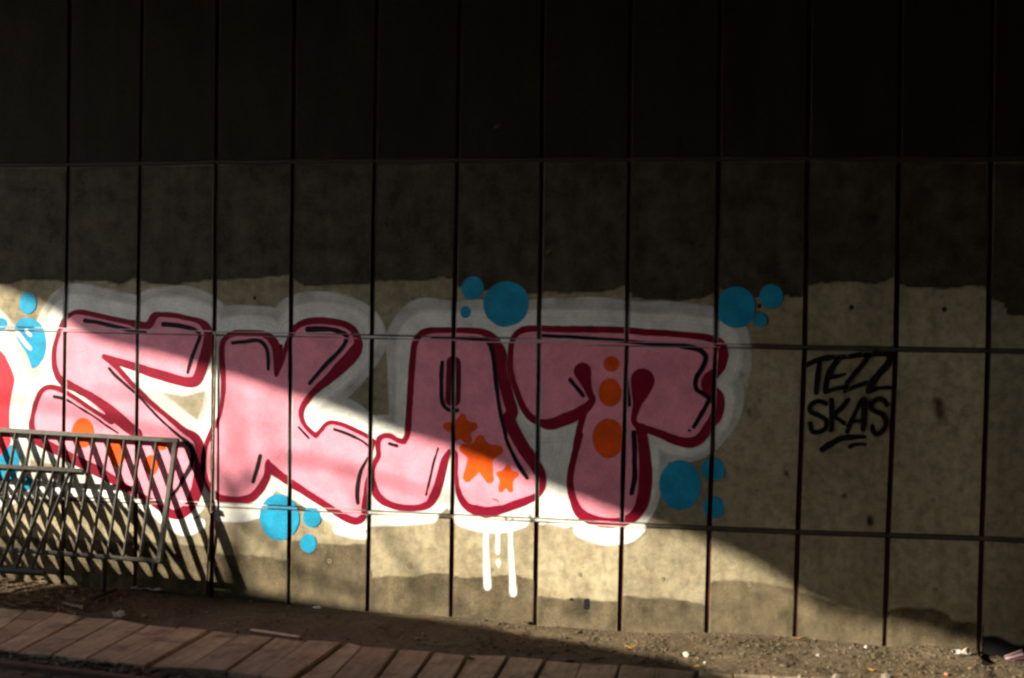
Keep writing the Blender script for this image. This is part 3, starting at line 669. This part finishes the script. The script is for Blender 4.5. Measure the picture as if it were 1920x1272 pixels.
ys = np.concatenate([[-200, -120, -70, -40, -25, -16, -11, -8, -6, -4.5, -3.6, -3.0], np.arange(-2.5, .06, .02), [.12, .16]])
GX, GY = np.meshgrid(xs, ys); GZ = ground_z(GX, GY)
nx, nz = len(xs), len(ys); idx = np.arange(nx * nz).reshape(nz, nx)
q = np.stack([idx[:-1, :-1].ravel(), idx[:-1, 1:].ravel(), idx[1:, 1:].ravel(), idx[1:, :-1].ravel()], 1)
me = bpy.data.meshes.new('ground'); me.vertices.add(nx * nz); me.vertices.foreach_set('co', np.stack([GX.ravel(), GY.ravel(), GZ.ravel()], 1).ravel())
me.loops.add(q.size); me.loops.foreach_set('vertex_index', q.ravel()); me.polygons.add(len(q)); me.polygons.foreach_set('loop_start', np.arange(len(q)) * 4)
me.update(calc_edges=True); me.materials.append(M_SOIL)
for p in me.polygons: p.use_smooth = True
g = bpy.data.objects.new('ground', me); COL.objects.link(g); tag(g, kind='structure')
def gz(x, y): return float(ground_z(np.array([x]), np.array([y]))[0])

# timber boarding beside the track: every board its own piece
SEAMS = [((-260, 1108), (-330, 1150)), ((-190, 1116), (-270, 1160)), ((-125, 1123), (-215, 1172)), ((-62, 1130), (-160, 1186)), ((-5, 1138), (-108, 1203)), ((50, 1144), (-46, 1214)), ((106, 1149), (-16, 1218)), ((157, 1157), (32, 1222)), ((221, 1162), (96, 1229)), ((279, 1172), (161, 1236)), ((336, 1178), (217, 1243)), ((394, 1182), (276, 1248)),
         ((452, 1189), (352, 1252)), ((515, 1195), (425, 1258)), ((575, 1202), (485, 1266)), ((645, 1205), (550, 1274)), ((680, 1214), (618, 1278)), ((747, 1217), (695, 1284)), ((812, 1222), (764, 1288)), ((877, 1230), (842, 1290)), ((952, 1231), (915, 1294)), ((1022, 1238), (990, 1298)),
         ((1090, 1245), (1068, 1304)), ((1162, 1247), (1146, 1308)), ((1231, 1252), (1224, 1312)), ((1307, 1257), (1296, 1316)), ((1376, 1265), (1376, 1320)), ((1448, 1268), (1455, 1324)), ((1520, 1272), (1534, 1330)), ((1594, 1276), (1612, 1336)), ((1668, 1281), (1690, 1340)), ((1745, 1286), (1770, 1345)), ((1822, 1291), (1850, 1350)), ((1900, 1296), (1930, 1356))]
GAPS = {6: .020, 8: .018, 9: .014, 11: .045, 13: .02, 15: .05, 17: .022, 18: .028, 19: .02, 20: .022, 21: .028, 23: .016, 25: .034, 30: .02}
board = empty('timber_boarding', (2.5, -1.4, -.74))
tag(board, 'row of worn brown timber boards laid side by side along the track', 'boarding')
ZP = -.715
for i in range(len(SEAMS) - 1):
    gl = GAPS.get(i, .006) / 2; gr = GAPS.get(i + 1, .006) / 2
    a, b = SEAMS[i]; c, d = SEAMS[i + 1]
    dz = rng.uniform(-.004, .006)
    A_, B_, C_, D_ = (gnd(*p, ZP)[:2] for p in (a, b, c, d))
    e1 = rng.uniform(-.02, .02)
    A_ = A_ + (gl, e1); C_ = C_ + (-gr, e1); B_ = B_ + (gl, 0); D_ = D_ + (-gr, 0)
    cen = (A_ + B_ + C_ + D_) / 4
    ch = .006; tz = ZP + dz; tilt = rng.uniform(-.004, .004)
    def ring(off, z):
        out = []
        for P_, sx, sy in ((A_, 1, -1), (B_, 1, 1), (D_, -1, 1), (C_, -1, -1)):
            out.append((P_[0] + sx * off - cen[0], P_[1] + sy * off - cen[1], z + tilt * sx))
        return out
    v = ring(ch, tz) + ring(0, tz - ch) + ring(0, tz - .07)
    F = [(0, 1, 2, 3)] + [f for k in range(4) for f in ((k, 4 + k, 4 + (k + 1) % 4, (k + 1) % 4), (4 + k, 8 + k, 8 + (k + 1) % 4, 4 + (k + 1) % 4))]
    o = mesh_obj('board', v, F, M_PLANK); o.location = (cen[0], cen[1], 0); add_to(o, board)
# near rail of the track
def ext(px): return gnd(*px, -.735)
ra, rb = ext((0, 1240)), ext((200, 1264))
dr = (rb - ra)[:2]; dr /= np.linalg.norm(dr); nr = np.array([-dr[1], dr[0]])
prof = [(-.07, -.02), (-.07, -.005), (-.012, .012), (-.012, .085), (-.034, .095), (-.034, .125), (-.028, .132), (.028, .132), (.034, .125), (.034, .095), (.012, .085), (.012, .012), (.07, -.005), (.07, -.02)]
P0 = ra[:2] - dr * 3.5 - nr * .03; v = []; F = []
for s in (0, 14):
    for (u, z) in prof: p = P0 + dr * s + nr * u; v.append((p[0], p[1], -.855 + z))
n = len(prof)
for k in range(n): F.append((k, (k + 1) % n, n + (k + 1) % n, n + k))
F += [tuple(range(n))[::-1], tuple(range(n, 2 * n))]
ro = recentre(mesh_obj('rail', v, F, M_RAIL)); tag(ro, 'dark rusty rail in front of the timber boards', 'rail')

# stones
def stone_bm(r, flat=.6, seed=0):
    rr = random.Random(seed); bm = bmesh.new(); bmesh.ops.create_icosphere(bm, subdivisions=1, radius=r)
    for v in bm.verts:
        v.co *= rr.uniform(.75, 1.2); v.co.z *= flat
    return bm
proto = []
for s in range(5):
    bm = stone_bm(1, .65, s); me = bpy.data.meshes.new('stone'); bm.to_mesh(me); bm.free(); proto.append(me)
def stones_stuff(name, pts, mat):
    V = []; F = []; base = 0
    for (x, y, z, r) in pts:
        me = proto[rng.integers(5)]; a = rng.uniform(0, 6.28); ca, sa = math.cos(a), math.sin(a)
        sx, sy = rng.uniform(.7, 1.3, 2)
        for vv in me.vertices:
            X_, Y_ = vv.co.x * r * sx, vv.co.y * r * sy
            V.append((x + X_ * ca - Y_ * sa, y + X_ * sa + Y_ * ca, z + vv.co.z * r))
        F += [tuple(i + base for i in p.vertices) for p in me.polygons]; base += len(me.vertices)
    o = mesh_obj(name, V, F, mat); return o
pts = []
for _ in range(5200):
    x = rng.uniform(-1.6, 8.2); far = np.interp(x, pfx, pfy); y = rng.uniform(far - .01, -.0) 
    r = .002 + .006 * rng.random() ** 3 * (1.3 if x > 4 else 1); pts.append((x, y, gz(x, y) + r * .15, r))
cl = []
for _ in range(2400):
    x = 3.2 + 5 * rng.random() ** .8 if rng.random() < .7 else rng.uniform(-1.6, 8.2); far = np.interp(x, pfx, pfy); y = rng.uniform(far + .02, -.01)
    r = .004 + .013 * rng.random() ** 2; cl.append((x, y, gz(x, y) + r * .1, r))
tag(stones_stuff('dirt_clods', cl, M_SOIL), 'crumbly clods of brown dirt along the wall foot', 'clods', kind='stuff')
tag(stones_stuff('grit', pts, M_STONE), 'small grit scattered over the dirt strip', 'grit', kind='stuff')
pts = []
for _ in range(2600):
    s = rng.uniform(-2.6, 9); w = rng.uniform(.03, .21); p = P0 + dr * (s + 2.6) + nr * w
    r = rng.uniform(.008, .024); pts.append((p[0], p[1], -.735 + rng.uniform(-.004, .014), r))
for _ in range(2200):
    s = rng.uniform(0, 12); w = rng.uniform(-.6, -.06); p = P0 + dr * s + nr * w
    r = rng.uniform(.012, .028); pts.append((p[0], p[1], -.765 + rng.uniform(-.004, .012), r))
tag(stones_stuff('ballast', pts, M_BALLAST), 'dark ballast stones between boards and rail', 'ballast', kind='stuff')
# single stones and bits that show on the dirt
def single_stone(px, py, r, mat, label, flat=.6, sx=1.0, seed=1, cat='stone', name='stone'):
    p = gnd(px, py, -.72); z = gz(p[0], p[1]); 
    if p[1] < np.interp(p[0], pfx, pfy): z = ZP
    o = bm_obj(name, stone_bm(r, flat, seed), mat); o.scale = (sx, 1, 1); o.location = (p[0], p[1], z + r * flat * .55); o.rotation_euler.z = seed
    return tag(o, label, cat, 'stones lying on the dirt and boards' if cat == 'stone' else 'orange chips')
single_stone(1064, 1237, .030, M_STONE, 'pale elongated stone at the edge of the timber boards', .55, 1.7, 0)
single_stone(1288, 1229, .027, M_WSTONE, 'round grey-white stone on the dirt below the shaded tag panel', .8, 1, 3)
single_stone(781, 1194, .014, M_WSTONE, 'small round white pebble alone in the middle of the dirt', .9, 1, 4)
single_stone(1062, 1208, .016, M_STONE, 'small beige pebble on dirt behind the elongated stone', .8, 1, 5)
single_stone(659, 1251, .013, M_WSTONE, 'small white pebble lying on a timber board', .8, 1, 6)
single_stone(1122, 1257, .013, M_WSTONE, 'tiny white chip on the boards at the bottom edge', .6, 1, 7)
single_stone(140, 1154, .012, M_WSTONE, 'tiny white pebble on the far end of a left board', .8, 1, 8)
single_stone(1534, 1226, .016, M_WSTONE, 'white chalky pebble on sunlit dirt right of centre', .8, 1, 9)
single_stone(1624, 1212, .014, M_WSTONE, 'white pebble touching the wall foot beside the last sunlit joint', .9, 1, 10)
single_stone(1568, 1268, .03, M_STONE, 'large beige stone cut by the bottom edge, left one', .8, 1, 11)
single_stone(1662, 1265, .034, M_STONE, 'large beige stone by the orange brick chip', .8, 1, 12)
single_stone(1686, 1270, .03, M_BRICKRED, 'orange red brick chip at the bottom edge', .5, 1.4, 13, 'brick chip', 'brick_chip')
single_stone(1775, 1264, .016, M_BRICKRED, 'small orange chip on sunlit dirt at lower right', .5, 1.8, 14, 'brick chip', 'brick_chip')
single_stone(541, 1128, .026, M_WSTONE, 'pointed pale stone against the wall at a joint', 1.3, .8, 15)
single_stone(777, 1153, .022, M_STONE, 'grey stone against the wall foot under the drips', .9, 1.2, 16)
single_stone(905, 1155, .018, M_WSTONE, 'light stone at the wall foot left of the weep hole', .9, 1, 17)
single_stone(272, 1156, .028, M_STONE, 'rounded brown stone at the far edge of the boards', .8, 1.1, 18)
single_stone(1322, 1240, .012, M_WSTONE, 'white speck of stone near the boards, right of centre', .8, 1, 19)
single_stone(1500, 1268, .02, M_STONE, 'grey stone by the bottom edge left of the yellow leaf', .8, 1, 20)
# leaves
def leaf_bm(L, Wd, curl=.2, seed=0):
    rr = random.Random(seed); bm = bmesh.new(); rows = []
    for i in range(7):
        t = i / 6; w = Wd * math.sin(math.pi * min(max(t, .03), .97)) ** .8 / 2
        x = (t - .5) * L; zc = curl * L * (t - .5) ** 2 * 2
        rows.append([bm.verts.new((x, -w, zc + w * .5 + rr.uniform(-.001, .001))), bm.verts.new((x, 0, zc)), bm.verts.new((x, w, zc + w * .45))])
    for a, b in zip(rows[:-1], rows[1:]):
        for k in range(2): bm.faces.new((a[k], b[k], b[k + 1], a[k + 1]))
    bmesh.ops.solidify(bm, geom=bm.faces[:], thickness=.0006)
    return bm
def leaf(px, py, L, Wd, mat, label, rz, group=None, curl=.25):
    p = gnd(px, py, -.72); o = bm_obj('fallen_leaf', leaf_bm(L, Wd, curl, int(px)), mat, smooth=True)
    o.location = (p[0], p[1], gz(p[0], p[1]) + .012); o.rotation_euler = (random.uniform(-.2, .2), random.uniform(-.2, .2), rz); return tag(o, label, 'leaf', 'fallen leaves on the dirt')
leaf(1183, 1214, .10, .035, M_LEAFY, 'curled bright yellow leaf on dirt below the T', .1, curl=1.0)
leaf(988, 1167, .06, .04, M_LEAFB, 'small orange-brown leaf at the wall foot by a joint', .6)
leaf(1634, 1255, .09, .02, M_LEAFY, 'narrow yellow leaf on sunlit dirt above the brick chip', -.9, curl=.4)
leaf(1819, 1255, .035, .03, M_LEAFY, 'round bright yellow leaf in front of the black wall foot', .3)
leaf(1500, 1204, .11, .05, M_LEAFB, 'broad tan leaf lying below the joint at the sunlit end', .2)
leaf(470, 1139, .035, .026, M_LEAFY, 'tiny yellow leaf on dirt left of the pointed stone', 1.0)
leaf(590, 1140, .05, .03, M_LEAFY, 'pale yellow leaf right of the pointed stone', -.5)
leaf(1307, 1246, .05, .03, M_LEAFY, 'olive yellow leaf beside the small gap in the boards', -.3)
# green weed sprouting between two boards
def weed():
    bm = bmesh.new()
    for k in range(16):
        a = rng.uniform(0, 6.28); L = rng.uniform(.02, .05); d = Vector((math.cos(a), math.sin(a), rng.uniform(.3, 1.2))).normalized()
        s = d.cross(Vector((0, 0, 1))).normalized() * .007; b = Vector((rng.uniform(-.012, .012), rng.uniform(-.012, .012), 0))
        v = [bm.verts.new(b), bm.verts.new(b + d * L * .6 + s), bm.verts.new(b + d * L), bm.verts.new(b + d * L * .6 - s)]; bm.faces.new(v)
    return bm
p = gnd(884, 1238, ZP); w = bm_obj('weed', weed(), M_GREEN); w.location = (p[0], p[1], ZP); tag(w, 'small green weed sprouting between two timber boards', 'weed')
# crumpled sheets: a small cloth-like grid
def crumple(name, px, py, L, Wd, h, mat, label, cat, rz=0, seed=0, y=None, lift=.005, n=(16, 7)):
    rr = np.random.default_rng(seed); V = []; F = []
    for j in range(n[1]):
        for i in range(n[0]):
            u, v_ = i / (n[0] - 1), j / (n[1] - 1)
            ragged = 1 + .25 * math.sin(u * 9 + seed)
            x = (u - .5) * L; y_ = (v_ - .5) * Wd * ragged * (1 - .5 * abs(u - .6))
            z = h * (abs(math.sin(u * 7 + v_ * 3 + seed)) * .5 + rr.random() * .35) * (.4 + v_)
            V.append((x, y_, z))
    for j in range(n[1] - 1):
        for i in range(n[0] - 1): F.append((j * n[0] + i, j * n[0] + i + 1, (j + 1) * n[0] + i + 1, (j + 1) * n[0] + i))
    p = gnd(px, py, -.68); o = mesh_obj(name, V, F, mat)
    bm = bmesh.new(); bm.from_mesh(o.data); bmesh.ops.solidify(bm, geom=bm.faces[:], thickness=.0008); bm.to_mesh(o.data); bm.free()
    yy = p[1] if y is None else y
    o.location = (p[0], yy, gz(p[0], yy) + lift); o.rotation_euler.z = rz; tag(o, label, cat); return o
crumple('plastic_sheet', 288, 1112, .31, .14, .055, M_PLASTIC, 'torn white plastic sheet on the dirt under the barrier end', 'litter', .1, 2)
crumple('plastic_bag', 178, 1100, .12, .08, .07, M_PLASTIC, 'crumpled white bag among the dead leaves behind the barriers', 'litter', .3, 5, n=(9, 6))
crumple('paper_scrap', 222, 1146, .085, .06, .05, M_PLASTIC, 'folded pale scrap of paper standing on dirt near the left boards', 'litter', .9, 9, n=(5, 4))
crumple('paper_scrap', 594, 1136, .07, .035, .02, M_PLASTIC, 'small white paper scrap at the wall foot', 'litter', -.3, 4, n=(6, 4))
sp = crumple('shard', 1802, 1217, .13, .05, .045, M_GLASSY, 'bright white glossy shard lying in the last sunlight by the wall', 'litter', .5, 7, n=(5, 3))
# torn strip of card lying over the far edge of the boards
a = gnd(472, 1184, ZP); b = gnd(560, 1197, ZP)
bm = bmesh.new(); box(bm, (-.20, -.018, 0), (.20, .018, .008), .002); o = bm_obj('card_strip', bm, M_CARD); o.location = ((a[0] + b[0]) / 2, (a[1] + b[1]) / 2 + .01, ZP + .004); o.rotation_euler.z = math.atan2(b[1] - a[1], b[0] - a[0]); tag(o, 'pale torn strip lying along the far edge of the boards', 'strip')
a = gnd(115, 1131, -.7); b = gnd(163, 1143, -.7)
bm = bmesh.new(); box(bm, (-.13, -.012, 0), (.13, .012, .016), .002); o = bm_obj('lath', bm, M_TWIG); o.location = ((a[0] + b[0]) / 2, (a[1] + b[1]) / 2, gz(a[0], a[1]) + .01); o.rotation_euler.z = math.atan2(b[1] - a[1], b[0] - a[0]); tag(o, 'short wooden lath on the dirt beside the left boards', 'wood')
# striped cup at the right edge
M = Mat('striped_cup', .4, .4); wv = M.n('ShaderNodeTexWave'); wv.bands_direction = 'Z'; tc = M.n('ShaderNodeTexCoord')
at = M.n('ShaderNodeAttribute'); at.attribute_name = 'stripe'; M.color(M.mix(M.ramp(at.outputs['Fac'], [(.45, 0), (.55, 1)]), (.30, .24, .26), (.12, .03, .045))); M_CUP = M.m
V = []; F = []; n = 28; st = []
for j, (x, r) in enumerate([(0, .021), (.004, .024), (.06, .029), (.115, .034), (.12, .036), (.118, .033), (.01, .022), (.008, 0.001)]):
    for k in range(n):
        a_ = k * 2 * math.pi / n; V.append((x, math.cos(a_) * r, math.sin(a_) * r)); st.append((k // 2) % 2)
for j in range(7):
    for k in range(n): F.append((j * n + k, j * n + (k + 1) % n, (j + 1) * n + (k + 1) % n, (j + 1) * n + k))
cup = mesh_obj('paper_cup', V, F, M_CUP, smooth=True); at_ = cup.data.attributes.new('stripe', 'FLOAT', 'POINT'); at_.data.foreach_set('value', np.array(st, np.float32))
p = on_plane(1885, 1226, (0, 1, 0), -.10); cup.location = (p[0], -.10, -.755); cup.rotation_euler = (0, -.33, .05)
tag(cup, 'crushed striped paper cup leaning at the black wall foot, right edge', 'cup')

# heap of dead leaves and twigs under the barriers, left
tw = bmesh.new()
for _ in range(420):
    px = rng.uniform(-120, 215); x = on_plane(px, 1095, (0, 1, 0), -.3)[0]; y = rng.uniform(-.62, -.04)
    h = .05 * np.clip(1 - (px - 60) / 190, .15, 1) * (1 - abs(y + .3) / .45)
    p = Vector((x, y, gz(x, y) + max(h, 0) * rng.random() + .004)); a_ = rng.uniform(0, 6.28); L = rng.uniform(.03, .16)
    d = Vector((math.cos(a_), math.sin(a_) * .7, rng.uniform(-.1, .35))) * L
    m_ = p + d * .5 + Vector((rng.uniform(-.01, .01), rng.uniform(-.01, .01), rng.uniform(0, .012))); chain(tw, [p, m_, p + d], [.0028, .0022, .0012], 4)
tag(bm_obj('twig_heap', tw, M_TWIG), 'heap of dead twigs at the wall foot behind the barriers', 'twigs', kind='stuff')
lf = bmesh.new()
for _ in range(520):
    px = rng.uniform(-120, 230); x = on_plane(px, 1095, (0, 1, 0), -.3)[0]; y = rng.uniform(-.60, -.03)
    z = gz(x, y) + rng.uniform(.004, .05) * np.clip(1 - (px - 60) / 200, .2, 1); s = rng.uniform(.008, .022); a_ = rng.uniform(0, 6.28)
    t1 = Vector((math.cos(a_), math.sin(a_), rng.uniform(-.6, .6))).normalized(); t2 = t1.cross(Vector((rng.uniform(-.5, .5), rng.uniform(-.5, .5), 1))).normalized(); c = Vector((x, y, z))
    lf.faces.new([lf.verts.new(c + t1 * s), lf.verts.new(c + t2 * s * .55 + Vector((0, 0, .004))), lf.verts.new(c - t1 * s), lf.verts.new(c - t2 * s * .55)])
tag(bm_obj('leaf_litter', lf, M_LEAFB), 'dry brown leaf litter under the leaning barriers', 'leaves', kind='stuff')
lf = bmesh.new()
for _ in range(110):
    x = rng.uniform(-.8, 7.3); y = rng.uniform(-.9, -.02); 
    if y < np.interp(x, pfx, pfy) + .03: continue
    z = gz(x, y) + .006; s = rng.uniform(.004, .011); a_ = rng.uniform(0, 6.28)
    t1 = Vector((math.cos(a_), math.sin(a_), rng.uniform(-.3, .3))); t2 = Vector((-math.sin(a_), math.cos(a_), rng.uniform(-.3, .3))); c = Vector((x, y, z))
    lf.faces.new([lf.verts.new(c + t1 * s), lf.verts.new(c + t2 * s * .6), lf.verts.new(c - t1 * s), lf.verts.new(c - t2 * s * .6)])
tag(bm_obj('crumbs', lf, M_LEAFY), 'scattered crumbs of yellowed leaf over the dirt', 'leaves', kind='stuff')

# ------------------------------------------------------------------ the two steel barriers leaning on the wall
def barrier(name, label, tr, br, spacing, left_x, n_bars, first_off, slope_top, leg_px=None, end_post=True, over=0.0):
    """tr, br: top and bottom corner at the right-hand end; the frame lies in the plane through both and the x axis"""
    tr = Vector(tr); br = Vector(br); e = empty(name, (tr.x, br.y, -.67)); tag(e, label, 'barrier', 'steel barriers leaning against the wall')
    dx = Vector((1, 0, slope_top)).normalized(); down = br - tr
    L = (tr.x - left_x)
    dn = down.normalized(); nn = dx.cross(dn).normalized()               # nn: out of the frame's plane
    def beam(p, q, u, w, hu, hw, name):
        bm = bmesh.new(); ax = (q - p).normalized(); vs = []
        for c in (p, q):
            for a_, b_ in ((-1, -1), (1, -1), (1, 1), (-1, 1)): vs.append(bm.verts.new(c + u * hu * a_ + w * hw * b_))
        bm.faces.new(vs[:4][::-1]); bm.faces.new(vs[4:])
        for k in range(4): bm.faces.new((vs[k], vs[(k + 1) % 4], vs[4 + (k + 1) % 4], vs[4 + k]))
        bmesh.ops.recalc_face_normals(bm, faces=bm.faces[:]); bmesh.ops.bevel(bm, geom=bm.edges[:], offset=.0018, segments=1, affect='EDGES')
        return bm_obj(name, bm, M_STEEL)
    add_to(beam(tr + dx * (.019 + over), tr - dx * L, dn, nn, .0165, .020, 'top_rail'), e)
    add_to(beam(br + dx * (.018 + over), br - dx * L, dn, nn, .0150, .0195, 'bottom_rail'), e)
    for s in ([0.0] if end_post else []) + [L]:
        add_to(beam(tr - dx * s + dn * .0168, br - dx * s - dn * .0153, dx, nn, .016, .0205, 'end_post'), e)
    protob = None
    for i in range(n_bars):
        s = first_off + i * spacing
        if s > L - .03: break
        if protob is None:
            protob = beam(dn * .0168, down - dn * .0153, dx, nn, .0052, .0175, 'bar'); q = protob
        else: q = protob.copy(); COL.objects.link(q)
        q.parent = e; q.location = (tr - dx * s) - e.location
    return e, tr, br, dx
b1 = barrier('crowd_barrier', 'upright steel barrier leaning on the wall in front of the S', (.930, -.05, .462), (.930, -.312, -.378), .1255, -1.45, 30, .150, -.022)
e, tr, br, dx = b1
for s, h in ((.42, .27), (1.75, .27)):
    bm = bmesh.new(); p = br - dx * s; tube(bm, p, p + Vector((-.015, .02, -h)), .019, 10); tube(bm, p + Vector((-.015, -.17, -h)), p + Vector((-.015, .20, -h)), .017, 10); add_to(bm_obj('foot', bm, M_STEEL), e)
bm = bmesh.new(); p = br - dx * .03; tube(bm, p, p + Vector((0, -.01, -.085)), .022, 10); add_to(bm_obj('socket', bm, M_STEEL), e)['label'] = 'short socket stub under the corner'
b2 = barrier('crowd_barrier', 'second steel barrier lying further out against the first, at the left edge', (.262, -.20, .225), (.262, -.742, -.425), .1205, -1.55, 30, .093, -.012, end_post=False, over=0)
e2 = b2[0]
bm = bmesh.new(); p = b2[2] - dx * .9; tube(bm, p, p + Vector((0, -.03, -.24)), .018, 10); add_to(bm_obj('foot', bm, M_STEEL), e2)
# thin rod leaning at the third joint
a = on_plane(404, 622, (0, 1, 0), -.015); b = on_plane(396, 956, (0, 1, 0), -.03); rd = empty('steel_rod', tuple(b))
tag(rd, 'thin steel rod leaning upright at the joint between S and K', 'rod')
bm = bmesh.new(); tube(bm, a, b, .0055, 8); add_to(bm_obj('shaft', bm, M_ROD), rd)
bm = bmesh.new(); tube(bm, tuple(b + np.array([-.02, 0, -.005])), tuple(b + np.array([.04, .02, -.012])), .006, 6); tube(bm, tuple(b + np.array([.0, -.01, .015])), tuple(b + np.array([.012, -.01, -.02])), .012, 8); add_to(bm_obj('clip', bm, M_ROD), rd)
b_ = on_plane(386, 1115, (0, 1, 0), -.012)
bm = bmesh.new(); tube(bm, tuple(b + np.array([.0, .0, -.02])), tuple(b_), .006, 8, .008); add_to(bm_obj('lower_stake', bm, M_RAIL), rd)['label'] = 'dark lower stake'

# ------------------------------------------------------------------ what stands out of the picture and shades it: bridge deck and added light-blocking walls
EDGE = [(-60, 505), (0, 540), (75, 568), (113, 592), (156, 628), (210, 650), (300, 668), (360, 684), (423, 702), (480, 722), (546, 744), (620, 765), (692, 793), (770, 822), (846, 844), (930, 876), (993, 902), (1081, 936), (1154, 965), (1234, 990), (1275, 1003), (1330, 1022), (1399, 1052), (1440, 1076), (1490, 1112), (1577, 1157), (1631, 1168), (1697, 1178), (1752, 1192), (1828, 1214)]
DZ = 5.0; pts = []
for q_ in EDGE:
    w_ = on_plane(*q_); t = (DZ - w_[2]) / -SUN[2]; p = w_ - SUN * t; pts.append((p[0], p[1]))
pts = [(-7.6, .9), (-8.3, -2.6)] + pts + [(-6.45, -8.95), (-6.9, -10.8), (-9.0, -12.5), (-14.0, -16.5), (16, -16.5), (60, -16.5), (60, .9)]  # outer deck outline shaped to control ambient light and ground bounce
bm = bmesh.new(); lo_ = [bm.verts.new((x, y, DZ)) for x, y in pts]; hi_ = [bm.verts.new((x, y, DZ + .9)) for x, y in pts]
bm.faces.new(lo_); bm.faces.new(hi_[::-1])
for i in range(len(pts)): j = (i + 1) % len(pts); bm.faces.new((lo_[j], lo_[i], hi_[i], hi_[j]))
bmesh.ops.recalc_face_normals(bm, faces=bm.faces[:])
tag(bm_obj('bridge_deck', bm, M_DECK), 'concrete bridge deck that roofs the underpass', 'bridge')
bm = bmesh.new(); box(bm, (-30, -12.9, -.9), (60, -12.4, 4.998)); tag(bm_obj('light_blocker', bm, M_DECK), 'added unseen abutment across the track under the bridge deck', 'light_blocker')  # added to close the far side and cut ambient light
bm = bmesh.new(); box(bm, (-30, .17, -1.2), (60, .88, 4.998)); tag(bm_obj('light_blocker', bm, M_DECK), 'unseen wall added behind the panels to block stray sky light', 'light_blocker')  # added to stop sky light coming round behind the panels
bm = bmesh.new(); box(bm, (10.55, .02, -1.2), (60, .168, 4.998)); tag(bm_obj('light_blocker', bm, M_DECK), 'unseen wall added right of the panels to block sky light', 'light_blocker')  # unseen, added against sky light from the right
bm = bmesh.new(); box(bm, (30, -12.39, -1.2), (30.5, .018, 4.998)); tag(bm_obj('light_stop_wall', bm, M_DECK), 'unseen end wall added to close the underpass against sky light', 'wall')  # added to shut out light from the far right end
bm = bmesh.new(); box(bm, (-3.4, -12.38, -1.2), (-2.9, -7.7, 4.998)); tag(bm_obj('light_stop_wall', bm, M_DECK), 'unseen pier wall added left of the view to block sky light', 'wall')  # unseen pier, added to keep sky light off the right-hand panels
GE = [(330, 1112), (450, 1120), (700, 1146), (900, 1172), (1100, 1202), (1250, 1232), (1400, 1272)]  # invented wall, shaped to shade the ground and close the sunlit gap
top = []
for q_ in GE:
    w_ = gnd(*q_, -.71); top.append(w_ - SUN * 9.0)
for w_ in ((6.2, -1.45, -.71), (7.2, -1.55, -.71), (8.2, -1.65, -.71)): top.append(np.array(w_) - SUN * 9.0)
a = top[0] + (top[0] - top[1]) * .6; top = [a] + top
bm = bmesh.new(); off = np.array([.25, -.4, 0]); off = off / np.linalg.norm(off) * .3
ring = []
for p in top:
    z = float(np.mean([t_[2] for t_ in top])); f_ = p; b__ = p - np.array([.12, .25, 0])
    ring.append([bm.verts.new((f_[0], f_[1], z)), bm.verts.new((b__[0], b__[1], z)), bm.verts.new((b__[0], b__[1], -.9)), bm.verts.new((f_[0], f_[1], -.9))])
for r_, s_ in zip(ring[:-1], ring[1:]):
    for k in range(4): bm.faces.new((r_[k], s_[k], s_[(k + 1) % 4], r_[(k + 1) % 4]))
bm.faces.new(ring[0]); bm.faces.new(ring[-1][::-1]); bmesh.ops.recalc_face_normals(bm, faces=bm.faces[:])
tag(bm_obj('ground_shade_wall', bm, M_DECK), 'unseen wall added left of the view to shade the ground', 'wall')

# an added, unseen bare tree, its limbs laid out to dim sunlight in bands
tree = empty('added_tree', (-10.2, -7.3, -.76)); tag(tree, 'unseen leafless tree added left of the view to dim the sunlight', 'tree')
def limb(pxs, t, rs, name='limb'):
    P = [Vector(on_plane(*q_) - SUN * t) for q_ in pxs]
    bm = bmesh.new(); chain(bm, P, rs, 7); add_to(bm_obj(name, bm, M_TWIG), tree); return P
limb([(-60, 738), (20, 748), (90, 760), (170, 782), (260, 800), (360, 830)], 13.6, [0.013, 0.017, 0.022, 0.024, 0.026, 0.029])
limb([(440, 1020), (452, 900), (446, 800), (430, 700)], 13.6, [0.036, 0.030, 0.024, 0.014])
limb([(452, 930), (520, 862), (600, 866), (700, 892), (800, 925), (900, 935)], 13.6, [0.027, 0.024, 0.026, 0.024, 0.020, 0.013])
limb([(360, 830), (400, 870), (448, 960)], 13.6, [0.029, 0.029, 0.032])
limb([(360, 828), (330, 770), (270, 735), (180, 738)], 13.6, [0.022, 0.019, 0.016, 0.009])
limb([(520, 862), (500, 780), (520, 730)], 13.6, [0.017, 0.014, 0.009])
limb([(640, 875), (690, 955), (760, 1050), (800, 1120)], 13.6, [0.014, 0.019, 0.022, 0.024])
limb([(448, 960), (560, 1075), (680, 1110)], 13.6, [0.022, 0.024, 0.022])
base = Vector(on_plane(440, 1020) - SUN * 13.6)
bm = bmesh.new(); chain(bm, [base, Vector((base.x - .1, base.y - .05, 2.0)), Vector((base.x - .2, base.y, -.8))], [.05, .07, .10], 10); add_to(bm_obj('trunk', bm, M_TWIG), tree)
